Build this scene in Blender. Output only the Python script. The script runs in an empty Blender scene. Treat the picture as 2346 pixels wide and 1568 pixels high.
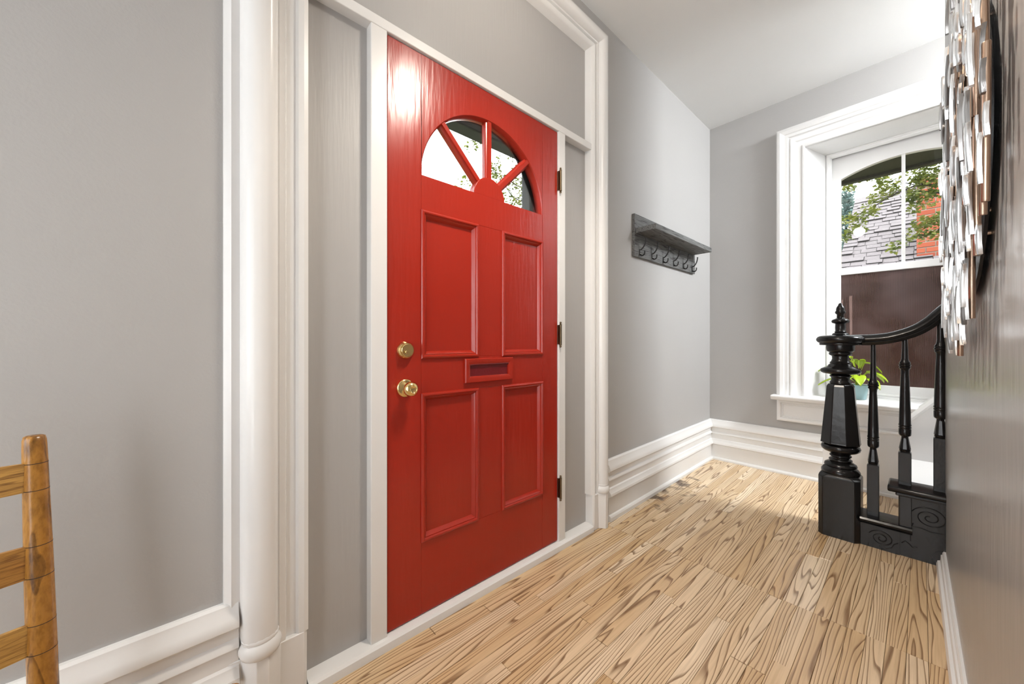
import bpy, bmesh, math, random
from mathutils import Vector, Matrix
random.seed(7)
PI = math.pi
S = bpy.context.scene
COL = S.collection

# ------------------------------------------------------------------ camera, world, lights, exposure
cam_data = bpy.data.cameras.new('camera')
cam_data.sensor_width = 36.0
cam_data.lens = 36.0 * 846 / 2346
cam_data.clip_start = 0.02
cam = bpy.data.objects.new('camera', cam_data)
cam.location = (0, 0, 1.07)
cam.rotation_euler = (math.radians(90), 0, math.radians(47.92))
COL.objects.link(cam)
S.camera = cam

vs = S.view_settings
vs.view_transform = 'Standard'
vs.look = 'None'
vs.gamma = 1.0
vs.use_curve_mapping = False
vs.exposure = 0.40
S.cycles.adaptive_threshold = 0.08
S.cycles.adaptive_min_samples = 20
S.cycles.transparent_max_bounces = 6
S.cycles.max_bounces = 6

world = bpy.data.worlds.new('overcast_sky')
S.world = world
world.use_nodes = True
bgn = world.node_tree.nodes['Background']
bgn.inputs[0].default_value = (0.93, 0.97, 1.0, 1)
bgn.inputs[1].default_value = 5.0


def add_light(name, kind, loc, energy, color=(1, 1, 1), rot=(0, 0, 0), **kw):
    d = bpy.data.lights.new(name, kind)
    d.energy = energy
    d.color = color
    for k, v in kw.items():
        setattr(d, k, v)
    o = bpy.data.objects.new(name, d)
    o.location = loc
    o.rotation_euler = rot
    COL.objects.link(o)
    return o


sun_dir = Vector((-0.75, -0.30, -0.26))
add_light('sun', 'SUN', (0, 0, 8), 1.9, (1, 0.95, 0.87), sun_dir.to_track_quat('-Z', 'Y').to_euler(), angle=0.02)
# hall pendant, above the frame, mirrored in the gloss of the red door
add_light('hall_pendant_downlight', 'SPOT', (-0.56, 0.95, 2.46), 62, (1, 0.90, 0.78), shadow_soft_size=0.085, spot_size=math.radians(146), spot_blend=1.0)
add_light('hall_pendant_glow', 'POINT', (-0.56, 0.95, 2.56), 9, (1, 0.90, 0.78), shadow_soft_size=0.06)
# added fill light from behind the camera, in front of the closed back wall
add_light('rear_fill', 'AREA', (-0.58, -2.6, 1.55), 92, (0.92, 0.965, 1.0), (math.radians(90), 0, math.radians(180)),
          shape='RECTANGLE', size=1.25, size_y=2.0)
# added fill from the right behind the camera; the wall has no doorway
add_light('right_rear_fill', 'AREA', (0.09, -1.25, 1.25), 24, (0.95, 0.975, 1.0), (math.radians(90), 0, math.radians(62)),
          shape='RECTANGLE', size=0.9, size_y=2.1)
# added fill high in the unseen stairwell, no opening in the ceiling
add_light('stairwell_fill', 'AREA', (1.25, 3.08, 2.90), 122, (0.93, 0.97, 1.0), (0, math.radians(44), 0),
          shape='RECTANGLE', size=0.9, size_y=0.6)


# ------------------------------------------------------------------ materials
def new_mat(name):
    m = bpy.data.materials.new(name)
    m.use_nodes = True
    nt = m.node_tree
    return m, nt, nt.nodes['Principled BSDF']


def N(nt, typ, **kw):
    n = nt.nodes.new(typ)
    for k, v in kw.items():
        if k.startswith('i_'):
            key = k[2:]
            key = int(key) if key.isdigit() else key.replace('_', ' ')
            n.inputs[key].default_value = v
        else:
            setattr(n, k, v)
    return n


def L(nt, a, ao, b, bi):
    nt.links.new(a.outputs[ao], b.inputs[bi])


def coords(nt, scale=(1, 1, 1), rand=False, kind='Object'):
    tc = N(nt, 'ShaderNodeTexCoord')
    mp = N(nt, 'ShaderNodeMapping')
    mp.inputs['Scale'].default_value = scale
    L(nt, tc, kind, mp, 'Vector')
    if rand:
        oi = N(nt, 'ShaderNodeObjectInfo')
        mul = N(nt, 'ShaderNodeMath', operation='MULTIPLY')
        mul.inputs[1].default_value = 37.0
        L(nt, oi, 'Random', mul, 0)
        cb = N(nt, 'ShaderNodeCombineXYZ')
        for k in range(3):
            L(nt, mul, 0, cb, k)
        L(nt, cb, 0, mp, 'Location')
    return mp


def paint(name, col, rough=0.45, spec=0.5, bump=0.05, bscale=(60, 60, 60), var=0.05, coat=0.0, vscale=3.0, metallic=0.0):
    m, nt, b = new_mat(name)
    b.inputs['Roughness'].default_value = rough
    b.inputs['Specular IOR Level'].default_value = spec
    b.inputs['Coat Weight'].default_value = coat
    b.inputs['Coat Roughness'].default_value = 0.12
    b.inputs['Metallic'].default_value = metallic
    mp = coords(nt, bscale)
    nz = N(nt, 'ShaderNodeTexNoise', i_Scale=1.0, i_Detail=2.0)
    L(nt, mp, 0, nz, 'Vector')
    bp = N(nt, 'ShaderNodeBump', i_Strength=bump, i_Distance=0.01)
    L(nt, nz, 'Fac', bp, 'Height')
    L(nt, bp, 0, b, 'Normal')
    mp2 = coords(nt, (vscale,) * 3)
    n2 = N(nt, 'ShaderNodeTexNoise', i_Scale=1.0, i_Detail=1.0)
    L(nt, mp2, 0, n2, 'Vector')
    mix = N(nt, 'ShaderNodeMix', data_type='RGBA')
    mix.inputs[6].default_value = tuple(c * (1 - var) for c in col) + (1,)
    mix.inputs[7].default_value = tuple(min(1, c * (1 + var)) for c in col) + (1,)
    L(nt, n2, 'Fac', mix, 0)
    L(nt, mix, 2, b, 'Base Color')
    return m


def wood(name, light, mid, dark, sx, sy, sz, lines=10.0, rough=0.3, rand=True, line_amt=0.8, coat=0.0, blot=0.35, bump=0.08, gx=0.0):
    """Contour-line grain: rings read as cathedral figures along the long axis."""
    m, nt, b = new_mat(name)
    mp = coords(nt, (sx, sy, sz), rand)
    n1 = N(nt, 'ShaderNodeTexNoise', i_Scale=1.0, i_Detail=1.6, i_Roughness=0.42, i_Distortion=0.2)
    L(nt, mp, 0, n1, 'Vector')
    mul = N(nt, 'ShaderNodeMath', operation='MULTIPLY')
    mul.inputs[1].default_value = lines
    L(nt, n1, 'Fac', mul, 0)
    if gx:
        tcx = N(nt, 'ShaderNodeTexCoord')
        sep = N(nt, 'ShaderNodeSeparateXYZ')
        L(nt, tcx, 'Object', sep, 0)
        ma = N(nt, 'ShaderNodeMath', operation='MULTIPLY_ADD')
        ma.inputs[1].default_value = gx
        L(nt, sep, 'X', ma, 0)
        L(nt, mul, 0, ma, 2)
        mul = ma
    fr = N(nt, 'ShaderNodeMath', operation='FRACT')
    L(nt, mul, 0, fr, 0)
    rp = N(nt, 'ShaderNodeValToRGB')
    e = rp.color_ramp.elements
    e[0].position, e[0].color = 0.0, (0, 0, 0, 1)
    e[1].position, e[1].color = 0.66, (0.12, 0.12, 0.12, 1)
    for pos, val in ((0.88, 0.95), (0.95, 0.8), (1.0, 0.0)):
        k = e.new(pos)
        k.color = (val, val, val, 1)
    L(nt, fr, 0, rp, 0)
    # fine pores drawn out along the board
    mp2 = coords(nt, (sx * 11, sy * 5, sz * 11), rand)
    n2 = N(nt, 'ShaderNodeTexNoise', i_Scale=1.0, i_Detail=4.0, i_Roughness=0.6)
    L(nt, mp2, 0, n2, 'Vector')
    r2 = N(nt, 'ShaderNodeValToRGB')
    r2.color_ramp.elements[0].position = 0.42
    r2.color_ramp.elements[1].position = 0.68
    L(nt, n2, 'Fac', r2, 0)
    # slow tone change
    mp3 = coords(nt, (sx * 0.35, sy * 0.5, sz * 0.35), rand)
    n3 = N(nt, 'ShaderNodeTexNoise', i_Scale=1.0, i_Detail=2.0)
    L(nt, mp3, 0, n3, 'Vector')
    base = N(nt, 'ShaderNodeMix', data_type='RGBA')
    base.inputs[6].default_value = light + (1,)
    base.inputs[7].default_value = mid + (1,)
    addr = N(nt, 'ShaderNodeMath', operation='ADD')
    if rand:
        oi = N(nt, 'ShaderNodeObjectInfo')
        sc = N(nt, 'ShaderNodeMath', operation='MULTIPLY_ADD')
        sc.inputs[1].default_value = 0.75
        sc.inputs[2].default_value = -0.35
        L(nt, oi, 'Random', sc, 0)
        L(nt, sc, 0, addr, 1)
    else:
        addr.inputs[1].default_value = 0.0
    L(nt, n3, 'Fac', addr, 0)
    addr.use_clamp = True
    L(nt, addr, 0, base, 0)
    s1 = N(nt, 'ShaderNodeMath', operation='MULTIPLY')
    s1.inputs[1].default_value = line_amt
    L(nt, rp, 0, s1, 0)
    s2 = N(nt, 'ShaderNodeMath', operation='MULTIPLY_ADD', use_clamp=True)
    s2.inputs[1].default_value = blot
    L(nt, r2, 0, s2, 0)
    L(nt, s1, 0, s2, 2)
    mix = N(nt, 'ShaderNodeMix', data_type='RGBA')
    mix.inputs[7].default_value = dark + (1,)
    L(nt, s2, 0, mix, 0)
    L(nt, base, 2, mix, 6)
    L(nt, mix, 2, b, 'Base Color')
    b.inputs['Roughness'].default_value = rough
    b.inputs['Coat Weight'].default_value = coat
    b.inputs['Coat Roughness'].default_value = 0.18
    bp = N(nt, 'ShaderNodeBump', i_Strength=bump, i_Distance=0.004, invert=True)
    L(nt, s2, 0, bp, 'Height')
    L(nt, bp, 0, b, 'Normal')
    return m


M = {}
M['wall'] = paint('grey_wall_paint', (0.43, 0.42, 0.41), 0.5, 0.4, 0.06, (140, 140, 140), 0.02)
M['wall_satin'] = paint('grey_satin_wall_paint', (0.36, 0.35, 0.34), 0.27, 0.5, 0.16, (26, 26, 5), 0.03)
M['panel'] = paint('grey_panel_paint', (0.44, 0.43, 0.42), 0.42, 0.45, 0.08, (90, 90, 6), 0.02)
M['ceiling'] = paint('ceiling_paint', (0.80, 0.80, 0.79), 0.7, 0.3, 0.04, (90, 90, 90), 0.015)
M['white'] = paint('white_gloss_trim', (0.80, 0.795, 0.785), 0.27, 0.5, 0.05, (22, 22, 22), 0.03)
M['red'] = paint('red_door_paint', (0.37, 0.021, 0.009), 0.24, 0.5, 0.10, (60, 60, 7), 0.10, vscale=2.2)
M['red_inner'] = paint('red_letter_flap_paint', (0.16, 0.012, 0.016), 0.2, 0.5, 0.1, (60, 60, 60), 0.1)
M['black'] = paint('black_gloss_paint', (0.010, 0.0095, 0.0095), 0.22, 0.36, 0.08, (30, 30, 30), 0.15)
M['brass'] = paint('polished_brass', (0.80, 0.60, 0.27), 0.14, 0.5, 0.01, (20, 20, 20), 0.06, metallic=1.0)
M['aged_brass'] = paint('aged_brass', (0.17, 0.13, 0.075), 0.35, 0.5, 0.1, (60, 60, 60), 0.2, metallic=1.0)
M['iron'] = paint('black_iron', (0.014, 0.013, 0.013), 0.4, 0.5, 0.05, (80, 80, 80), 0.1)
M['screw'] = paint('steel_screw', (0.6, 0.6, 0.58), 0.3, 0.5, 0.02, (80, 80, 80), 0.05, metallic=1.0)
M['silver'] = paint('brushed_silver', (0.92, 0.93, 0.94), 0.22, 0.5, 0.08, (200, 200, 8), 0.05, metallic=1.0)
M['steel'] = paint('dark_steel', (0.30, 0.29, 0.285), 0.28, 0.5, 0.08, (200, 200, 8), 0.1, metallic=1.0)
M['copper'] = paint('pale_copper', (0.50, 0.36, 0.27), 0.3, 0.5, 0.05, (120, 120, 10), 0.12, metallic=1.0)
M['plate'] = paint('black_backing', (0.009, 0.009, 0.011), 0.35, 0.4, 0.03, (60, 60, 60), 0.1)
M['pot'] = paint('pale_blue_glaze', (0.33, 0.50, 0.53), 0.3, 0.5, 0.02, (20, 20, 20), 0.05)
M['soil'] = paint('potting_soil', (0.03, 0.02, 0.013), 0.9, 0.2, 0.5, (150, 150, 150), 0.3)
M['plant'] = paint('bright_green_leaf', (0.36, 0.50, 0.02), 0.35, 0.5, 0.05, (40, 40, 40), 0.25, vscale=14)
M['stair_paint'] = paint('pale_stair_paint', (0.60, 0.585, 0.57), 0.35, 0.5, 0.04, (30, 30, 30), 0.03)
M['soffit'] = paint('olive_brown_soffit', (0.05, 0.046, 0.035), 0.7, 0.3, 0.05, (20, 20, 20), 0.1)
M['shingle'] = paint('grey_brown_shingle', (0.155, 0.135, 0.137), 0.9, 0.2, 0.4, (90, 90, 90), 0.22, vscale=9)
M['underlay_edge_shade'] = paint('dark_underlay_and_edge_shade', (0.045, 0.04, 0.04), 0.9, 0.2, 0.2, (50, 50, 50), 0.1)
M['mortar'] = paint('pale_mortar', (0.28, 0.24, 0.20), 0.9, 0.2, 0.3, (60, 60, 60), 0.1)
M['bark'] = paint('dark_bark', (0.035, 0.028, 0.022), 0.9, 0.2, 0.4, (30, 30, 30), 0.2)
M['rush'] = paint('woven_rush', (0.33, 0.21, 0.085), 0.75, 0.3, 0.6, (8, 160, 30), 0.3, vscale=30)
M['facade'] = paint('far_brick_facade', (0.20, 0.075, 0.05), 0.9, 0.2, 0.3, (30, 30, 30), 0.2)
M['dark_frame'] = paint('dark_paint_and_bar_shade', (0.02, 0.02, 0.019), 0.6, 0.3, 0.05, (30, 30, 30), 0.1)
M['ground'] = paint('garden_ground', (0.10, 0.12, 0.05), 0.95, 0.2, 0.4, (6, 6, 6), 0.3)

M['floor'] = wood('oak_strip_floor', (0.88, 0.71, 0.50), (0.64, 0.425, 0.215), (0.175, 0.084, 0.034), 14, 1.05, 14,
                  lines=10, rough=0.22, line_amt=0.84, blot=0.18, gx=70.0)
M['floor_dark'] = paint('plank_joint', (0.10, 0.05, 0.022), 0.6, 0.3, 0.1, (30, 30, 30), 0.2)
M['chair'] = wood('amber_chair_wood', (0.50, 0.24, 0.045), (0.27, 0.09, 0.014), (0.05, 0.016, 0.006), 22, 22, 5,
                  lines=5, rough=0.26, line_amt=0.55, blot=0.35)
M['chair_slat'] = wood('amber_slat_wood', (0.62, 0.36, 0.10), (0.45, 0.21, 0.045), (0.14, 0.05, 0.015), 5, 5, 60,
                       lines=4, rough=0.4, line_amt=0.5, blot=0.5)
M['rack'] = wood('weathered_grey_wood', (0.20, 0.205, 0.20), (0.105, 0.10, 0.098), (0.02, 0.018, 0.017), 30, 2.2, 30,
                 lines=7, rough=0.6, line_amt=0.7, blot=0.55)

# wear and water stain on the floor by the far corner: a stain has a shape of its own
def floor_stain(m):
    nt = m.node_tree
    b = nt.nodes['Principled BSDF']
    src = b.inputs['Base Color'].links[0].from_socket
    geo = N(nt, 'ShaderNodeNewGeometry')
    mp = N(nt, 'ShaderNodeMapping')
    mp.inputs['Location'].default_value = (1.23 * 2.3, -2.62 * 0.8, 0)
    mp.inputs['Scale'].default_value = (2.3, 0.8, 0.0)
    L(nt, geo, 'Position', mp, 'Vector')
    ln = N(nt, 'ShaderNodeVectorMath', operation='LENGTH')
    L(nt, mp, 0, ln, 0)
    nz = N(nt, 'ShaderNodeTexNoise', i_Scale=11.0, i_Detail=5.0)
    L(nt, geo, 'Position', nz, 'Vector')
    ad = N(nt, 'ShaderNodeMath', operation='MULTIPLY_ADD')
    ad.inputs[1].default_value = 1.5
    L(nt, nz, 'Fac', ad, 0)
    L(nt, ln, 'Value', ad, 2)
    rp = N(nt, 'ShaderNodeValToRGB')
    rp.color_ramp.elements[0].position = 0.78
    rp.color_ramp.elements[0].color = (0.9, 0.9, 0.9, 1)
    rp.color_ramp.elements[1].position = 1.15
    rp.color_ramp.elements[1].color = (0, 0, 0, 1)
    L(nt, ad, 0, rp, 0)
    mix = N(nt, 'ShaderNodeMix', data_type='RGBA')
    mix.inputs[7].default_value = (0.085, 0.05, 0.03, 1)
    L(nt, rp, 0, mix, 0)
    nt.links.new(src, mix.inputs[6])
    L(nt, mix, 2, b, 'Base Color')


floor_stain(M['floor'])


def brick_mat():
    m, nt, b = new_mat('red_brick')
    oi = N(nt, 'ShaderNodeObjectInfo')
    rp = N(nt, 'ShaderNodeValToRGB')
    e = rp.color_ramp.elements
    e[0].position, e[0].color = 0.0, (0.24, 0.045, 0.020, 1)
    e[1].position, e[1].color = 0.9, (0.33, 0.078, 0.034, 1)
    k = e.new(0.97)
    k.color = (0.05, 0.032, 0.028, 1)
    L(nt, oi, 'Random', rp, 0)
    L(nt, rp, 0, b, 'Base Color')
    b.inputs['Roughness'].default_value = 0.9
    return m


M['brick'] = brick_mat()


def leaf_mat(name, cols, trans=0.35):
    m, nt, b = new_mat(name)
    mp = coords(nt, (9, 9, 9))
    nz = N(nt, 'ShaderNodeTexNoise', i_Scale=1.0, i_Detail=3.0)
    L(nt, mp, 0, nz, 'Vector')
    rp = N(nt, 'ShaderNodeValToRGB')
    e = rp.color_ramp.elements
    e[0].position, e[0].color = 0.3, cols[0] + (1,)
    e[1].position, e[1].color = 0.7, cols[2] + (1,)
    k = e.new(0.5)
    k.color = cols[1] + (1,)
    L(nt, nz, 'Fac', rp, 0)
    L(nt, rp, 0, b, 'Base Color')
    b.inputs['Roughness'].default_value = 0.55
    tr = N(nt, 'ShaderNodeBsdfTranslucent')
    L(nt, rp, 0, tr, 'Color')
    ms = N(nt, 'ShaderNodeMixShader')
    ms.inputs[0].default_value = trans
    L(nt, b, 0, ms, 1)
    L(nt, tr, 0, ms, 2)
    L(nt, ms, 0, nt.nodes['Material Output'], 'Surface')
    return m


M['leaf'] = leaf_mat('maple_leaf', ((0.042, 0.062, 0.008), (0.13, 0.155, 0.02), (0.26, 0.25, 0.058)))
M['leaf_cool'] = leaf_mat('blue_green_needles', ((0.05, 0.09, 0.085), (0.10, 0.16, 0.15), (0.19, 0.24, 0.22)))


def glass_mat(name, gloss=0.06):
    m, nt, b = new_mat(name)
    nt.nodes.remove(b)
    tr = N(nt, 'ShaderNodeBsdfTransparent')
    tr.inputs[0].default_value = (0.97, 0.985, 0.98, 1)
    gl = N(nt, 'ShaderNodeBsdfGlossy')
    gl.inputs['Roughness'].default_value = 0.02
    fr = N(nt, 'ShaderNodeFresnel')
    fr.inputs[0].default_value = 1.33
    ms = N(nt, 'ShaderNodeMixShader')
    L(nt, fr, 0, ms, 0)
    L(nt, tr, 0, ms, 1)
    L(nt, gl, 0, ms, 2)
    L(nt, ms, 0, nt.nodes['Material Output'], 'Surface')
    return m


M['glass'] = glass_mat('clear_glass')


def screen_mat():
    """Brown ribbed obscured pane of the lower sash: part see-through, mostly its own colour."""
    m, nt, b = new_mat('ribbed_brown_pane')
    mp = coords(nt, (1, 1, 1))
    wv = N(nt, 'ShaderNodeTexWave', i_Scale=38.0, i_Distortion=0.6)
    wv.bands_direction = 'X'
    L(nt, mp, 0, wv, 'Vector')
    nz = N(nt, 'ShaderNodeTexNoise', i_Scale=2.6, i_Detail=2.0)
    L(nt, mp, 0, nz, 'Vector')
    rp = N(nt, 'ShaderNodeValToRGB')
    e = rp.color_ramp.elements
    e[0].position, e[0].color = 0.35, (0.075, 0.038, 0.028, 1)
    e[1].position, e[1].color = 0.68, (0.17, 0.12, 0.115, 1)
    L(nt, nz, 'Fac', rp, 0)
    mix = N(nt, 'ShaderNodeMix', data_type='RGBA', blend_type='MULTIPLY')
    mix.inputs[0].default_value = 0.35
    L(nt, rp, 0, mix, 6)
    L(nt, wv, 'Color', mix, 7)
    L(nt, mix, 2, b, 'Base Color')
    b.inputs['Roughness'].default_value = 0.45
    b.inputs['Specular IOR Level'].default_value = 0.25
    bp = N(nt, 'ShaderNodeBump', i_Strength=0.15, i_Distance=0.002)
    L(nt, wv, 'Fac', bp, 'Height')
    L(nt, bp, 0, b, 'Normal')
    tr = N(nt, 'ShaderNodeBsdfTransparent')
    tr.inputs[0].default_value = (0.75, 0.6, 0.55, 1)
    ms = N(nt, 'ShaderNodeMixShader')
    ms.inputs[0].default_value = 0.25
    L(nt, b, 0, ms, 1)
    L(nt, tr, 0, ms, 2)
    L(nt, ms, 0, nt.nodes['Material Output'], 'Surface')
    return m


M['screen'] = screen_mat()


# ------------------------------------------------------------------ mesh helpers
class MB:
    def __init__(self):
        self.v, self.f = [], []

    def add(self, vs, fs):
        n = len(self.v)
        self.v += [tuple(p) for p in vs]
        self.f += [tuple(i + n for i in q) for q in fs]
        return self

    def box(self, x0, x1, y0, y1, z0, z1):
        vs = [(x, y, z) for x in (x0, x1) for y in (y0, y1) for z in (z0, z1)]
        return self.add(vs, [(0, 1, 3, 2), (4, 6, 7, 5), (0, 4, 5, 1), (2, 3, 7, 6), (0, 2, 6, 4), (1, 5, 7, 3)])

    def grid(self, rows, cu=False, cv=False, caps=False):
        """rows: list of equal-length rings; cu closes along rows, cv closes each ring."""
        r, c = len(rows), len(rows[0])
        vs = [p for row in rows for p in row]
        fs = []
        for i in range(r if cu else r - 1):
            for j in range(c if cv else c - 1):
                a, b = i, (i + 1) % r
                fs.append((a * c + j, a * c + (j + 1) % c, b * c + (j + 1) % c, b * c + j))
        if caps:
            fs.append(tuple(range(c))[::-1])
            fs.append(tuple((r - 1) * c + j for j in range(c)))
        return self.add(vs, fs)

    def lathe(self, prof, cx, cy, n=24, rot=0.0, axis='z'):
        rows = []
        for r, h in prof:
            ring = []
            for k in range(n):
                a = rot + 2 * PI * k / n
                p = (r * math.cos(a), r * math.sin(a), h)
                if axis == 'x':
                    p = (p[2], p[0], p[1])
                ring.append((p[0] + cx[0], p[1] + cx[1], p[2] + cx[2]) if isinstance(cx, tuple) else (p[0] + cx, p[1] + cy, p[2]))
            rows.append(ring)
        return self.grid(rows, cv=True, caps=True)

    def tube(self, pts, r, n=8):
        pts = [Vector(p) for p in pts]
        rows = []
        up = None
        for i, p in enumerate(pts):
            d = (pts[min(i + 1, len(pts) - 1)] - pts[max(i - 1, 0)]).normalized()
            if up is None:
                up = Vector((0, 0, 1)) if abs(d.z) < 0.9 else Vector((1, 0, 0))
            a = d.cross(up).normalized()
            b = a.cross(d).normalized()
            up = b
            rr = r[i] if isinstance(r, (list, tuple)) else r
            rows.append([p + a * rr * math.cos(2 * PI * k / n) + b * rr * math.sin(2 * PI * k / n) for k in range(n)])
        return self.grid(rows, cv=True, caps=True)

    def prism(self, poly, axis, a, b):
        """extrude a 2-D polygon along an axis: x: poly=(y,z); y: poly=(x,z); z: poly=(x,y)"""
        def pt(p, h):
            return {'x': (h, p[0], p[1]), 'y': (p[0], h, p[1]), 'z': (p[0], p[1], h)}[axis]
        n = len(poly)
        vs = [pt(p, a) for p in poly] + [pt(p, b) for p in poly]
        fs = [tuple(range(n))[::-1], tuple(range(n, 2 * n))]
        fs += [(i, (i + 1) % n, (i + 1) % n + n, i + n) for i in range(n)]
        return self.add(vs, fs)

    def build(self, name, mat, parent=None, smooth=35, bevel=0.0, kind=None, origin=None, segs=2):
        me = bpy.data.meshes.new(name)
        o0 = Vector(origin) if origin is not None else Vector((0, 0, 0))
        me.from_pydata([Vector(p) - o0 for p in self.v], [], self.f)
        bm = bmesh.new()
        bm.from_mesh(me)
        bmesh.ops.remove_doubles(bm, verts=bm.verts, dist=1e-6)
        bmesh.ops.recalc_face_normals(bm, faces=bm.faces)
        bm.to_mesh(me)
        bm.free()
        me.materials.append(M[mat] if isinstance(mat, str) else mat)
        if smooth:
            me.polygons.foreach_set('use_smooth', [True] * len(me.polygons))
            me.set_sharp_from_angle(angle=math.radians(smooth))
        o = bpy.data.objects.new(name, me)
        o.location = o0
        COL.objects.link(o)
        if parent is not None:
            o.parent = parent
            o.matrix_parent_inverse = Matrix.Translation(parent.location).inverted() if parent.rotation_euler.z == 0 else parent.matrix_basis.inverted()
        if bevel:
            md = o.modifiers.new('edge', 'BEVEL')
            md.width = bevel
            md.segments = segs
            md.limit_method = 'ANGLE'
        if kind:
            o['kind'] = kind
        return o


def tag(o, label, cat, group=None, kind=None):
    o['label'] = label
    o['category'] = cat
    if group:
        o['group'] = group
    if kind:
        o['kind'] = kind
    return o


def empty(name, loc, label=None, cat=None, group=None, kind=None):
    o = bpy.data.objects.new(name, None)
    o.location = loc
    o.empty_display_size = 0.1
    COL.objects.link(o)
    if label:
        tag(o, label, cat, group)
    if kind:
        o['kind'] = kind
    return o


def instance(src, name, loc, parent, rot=None, scale=None):
    o = bpy.data.objects.new(name, src.data)
    COL.objects.link(o)
    o.parent = parent
    o.location = Vector(loc) - Vector(parent.location)
    if rot is not None:
        o.rotation_euler = rot
    if scale is not None:
        o.scale = scale
    return o


XW = -1.27      # face of the door wall
YE = 3.54       # face of the end wall
ZC = 2.975      # ceiling
SEAM = 1.86     # floor joint; beyond it the old floor climbs a little


def fz(y):
    return max(0.0, (y - SEAM)) * 0.022


def xr(y):      # face of the right-hand wall, not quite parallel
    return 0.1135 - 0.0135 * y


# ------------------------------------------------------------------ room shell
w = MB()
w.box(XW - 0.25, XW, -2.8, 0.20, 0, ZC)
w.box(XW - 0.25, XW, 1.84, YE + 0.45, 0, ZC)
w.box(XW - 0.25, XW, 0.20, 1.84, 2.80, ZC)
tag(w.build('wall_left', 'wall', kind='structure', smooth=0), 'grey painted wall holding the red door', 'wall')

w = MB()
w.box(XW, -0.59, YE, YE + 0.45, 0, ZC)
w.box(0.42, 1.8, YE, YE + 0.45, 0, ZC)
w.box(-0.59, 0.42, YE, YE + 0.45, 0, 0.62)
w.box(-0.59, 0.42, YE, YE + 0.45, 2.556, ZC)
tag(w.build('wall_end', 'wall', kind='structure', smooth=0), 'grey end wall around the window', 'wall')

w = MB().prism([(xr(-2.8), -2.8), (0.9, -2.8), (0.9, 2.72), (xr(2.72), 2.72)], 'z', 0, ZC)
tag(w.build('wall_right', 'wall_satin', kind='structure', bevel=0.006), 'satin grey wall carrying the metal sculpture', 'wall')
w = MB().box(1.7, 1.8, 2.5, YE, 0, ZC)
tag(w.build('wall_stairwell', 'wall', kind='structure', smooth=0), 'grey wall closing the stairwell', 'wall')
w = MB().box(0.9, 1.7, 2.5, 2.72, 0, ZC)
tag(w.build('wall_stair_side', 'wall', kind='structure', smooth=0), 'grey wall beside the stair flight', 'wall')
w = MB().box(XW - 0.25, 0.9, -2.95, -2.8, 0, ZC)
tag(w.build('wall_back', 'wall', kind='structure', smooth=0), 'grey wall behind the viewer', 'wall')
w = MB().box(XW - 0.25, 1.8, -2.95, YE + 0.45, ZC, ZC + 0.15)
tag(w.build('ceiling', 'ceiling', kind='structure', smooth=0), 'smooth pale grey ceiling', 'ceiling')

# floor: slab and oak strips, every strip a piece of its own
fl = MB()
fl.add([(XW, -2.8, -0.012), (1.7, -2.8, -0.012), (1.7, SEAM, -0.012), (XW, SEAM, -0.012), (XW, YE, fz(YE) - 0.012), (1.7, YE, fz(YE) - 0.012),
        (XW, -2.8, -0.2), (1.7, -2.8, -0.2), (1.7, YE, -0.2), (XW, YE, -0.2)],
       [(0, 1, 2, 3), (3, 2, 5, 4), (6, 9, 8, 7), (0, 6, 7, 1), (4, 5, 8, 9)])
floor = fl.build('floor', 'floor_dark', kind='structure', smooth=0)
tag(floor, 'honey oak strip floor of the hallway', 'floor')
PW = 0.0503
rng = random.Random(3)
plank_meshes = {}


def plank(x0, y0, y1):
    ln = y1 - y0
    key = round(ln, 2)
    if key not in plank_meshes:
        h = key / 2 - 0.0004
        hw = PW / 2 - 0.0005
        b = MB()
        c = 0.0008
        b.add([(-hw, -h, -0.012), (hw, -h, -0.012), (hw, h, -0.012), (-hw, h, -0.012),
               (-hw, -h, -c), (hw, -h, -c), (hw, h, -c), (-hw, h, -c),
               (-hw + c, -h + c, 0), (hw - c, -h + c, 0), (hw - c, h - c, 0), (-hw + c, h - c, 0)],
              [(0, 3, 2, 1), (0, 1, 5, 4), (1, 2, 6, 5), (2, 3, 7, 6), (3, 0, 4, 7),
               (4, 5, 9, 8), (5, 6, 10, 9), (6, 7, 11, 10), (7, 4, 8, 11), (8, 9, 10, 11)])
        o = b.build('floorboard', 'floor', floor, smooth=0)
        plank_meshes[key] = o.data
        o.matrix_parent_inverse = Matrix()
    else:
        o = bpy.data.objects.new('floorboard', plank_meshes[key])
        COL.objects.link(o)
        o.parent = floor
    yc = (y0 + y1) / 2
    o.location = (x0 + PW / 2, yc, fz(yc) if yc > SEAM else 0)
    if yc > SEAM:
        o.rotation_euler = (math.atan(0.022), 0, 0)


nrow = 28
for r in range(nrow):
    x0 = -1.2405 + r * PW
    end = YE - 0.03
    if x0 + PW > 0.085:
        end = 2.60
    y = -1.2 - rng.random() * 0.6
    while y < SEAM - 0.01:
        ln = round(rng.choice((0.42, 0.56, 0.7, 0.85, 1.0, 1.2)) + rng.random() * 0.06, 2)
        y1 = y + ln
        if SEAM - y1 < 0.25:
            y1 = SEAM
        plank(x0, y, y1)
        y = y1
    while y < end - 0.01:
        y1 = y + round(rng.choice((0.45, 0.6, 0.8, 1.0)) + rng.random() * 0.06, 2)
        if end - y1 < 0.25:
            y1 = end
        plank(x0, y, y1)
        y = y1

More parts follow.
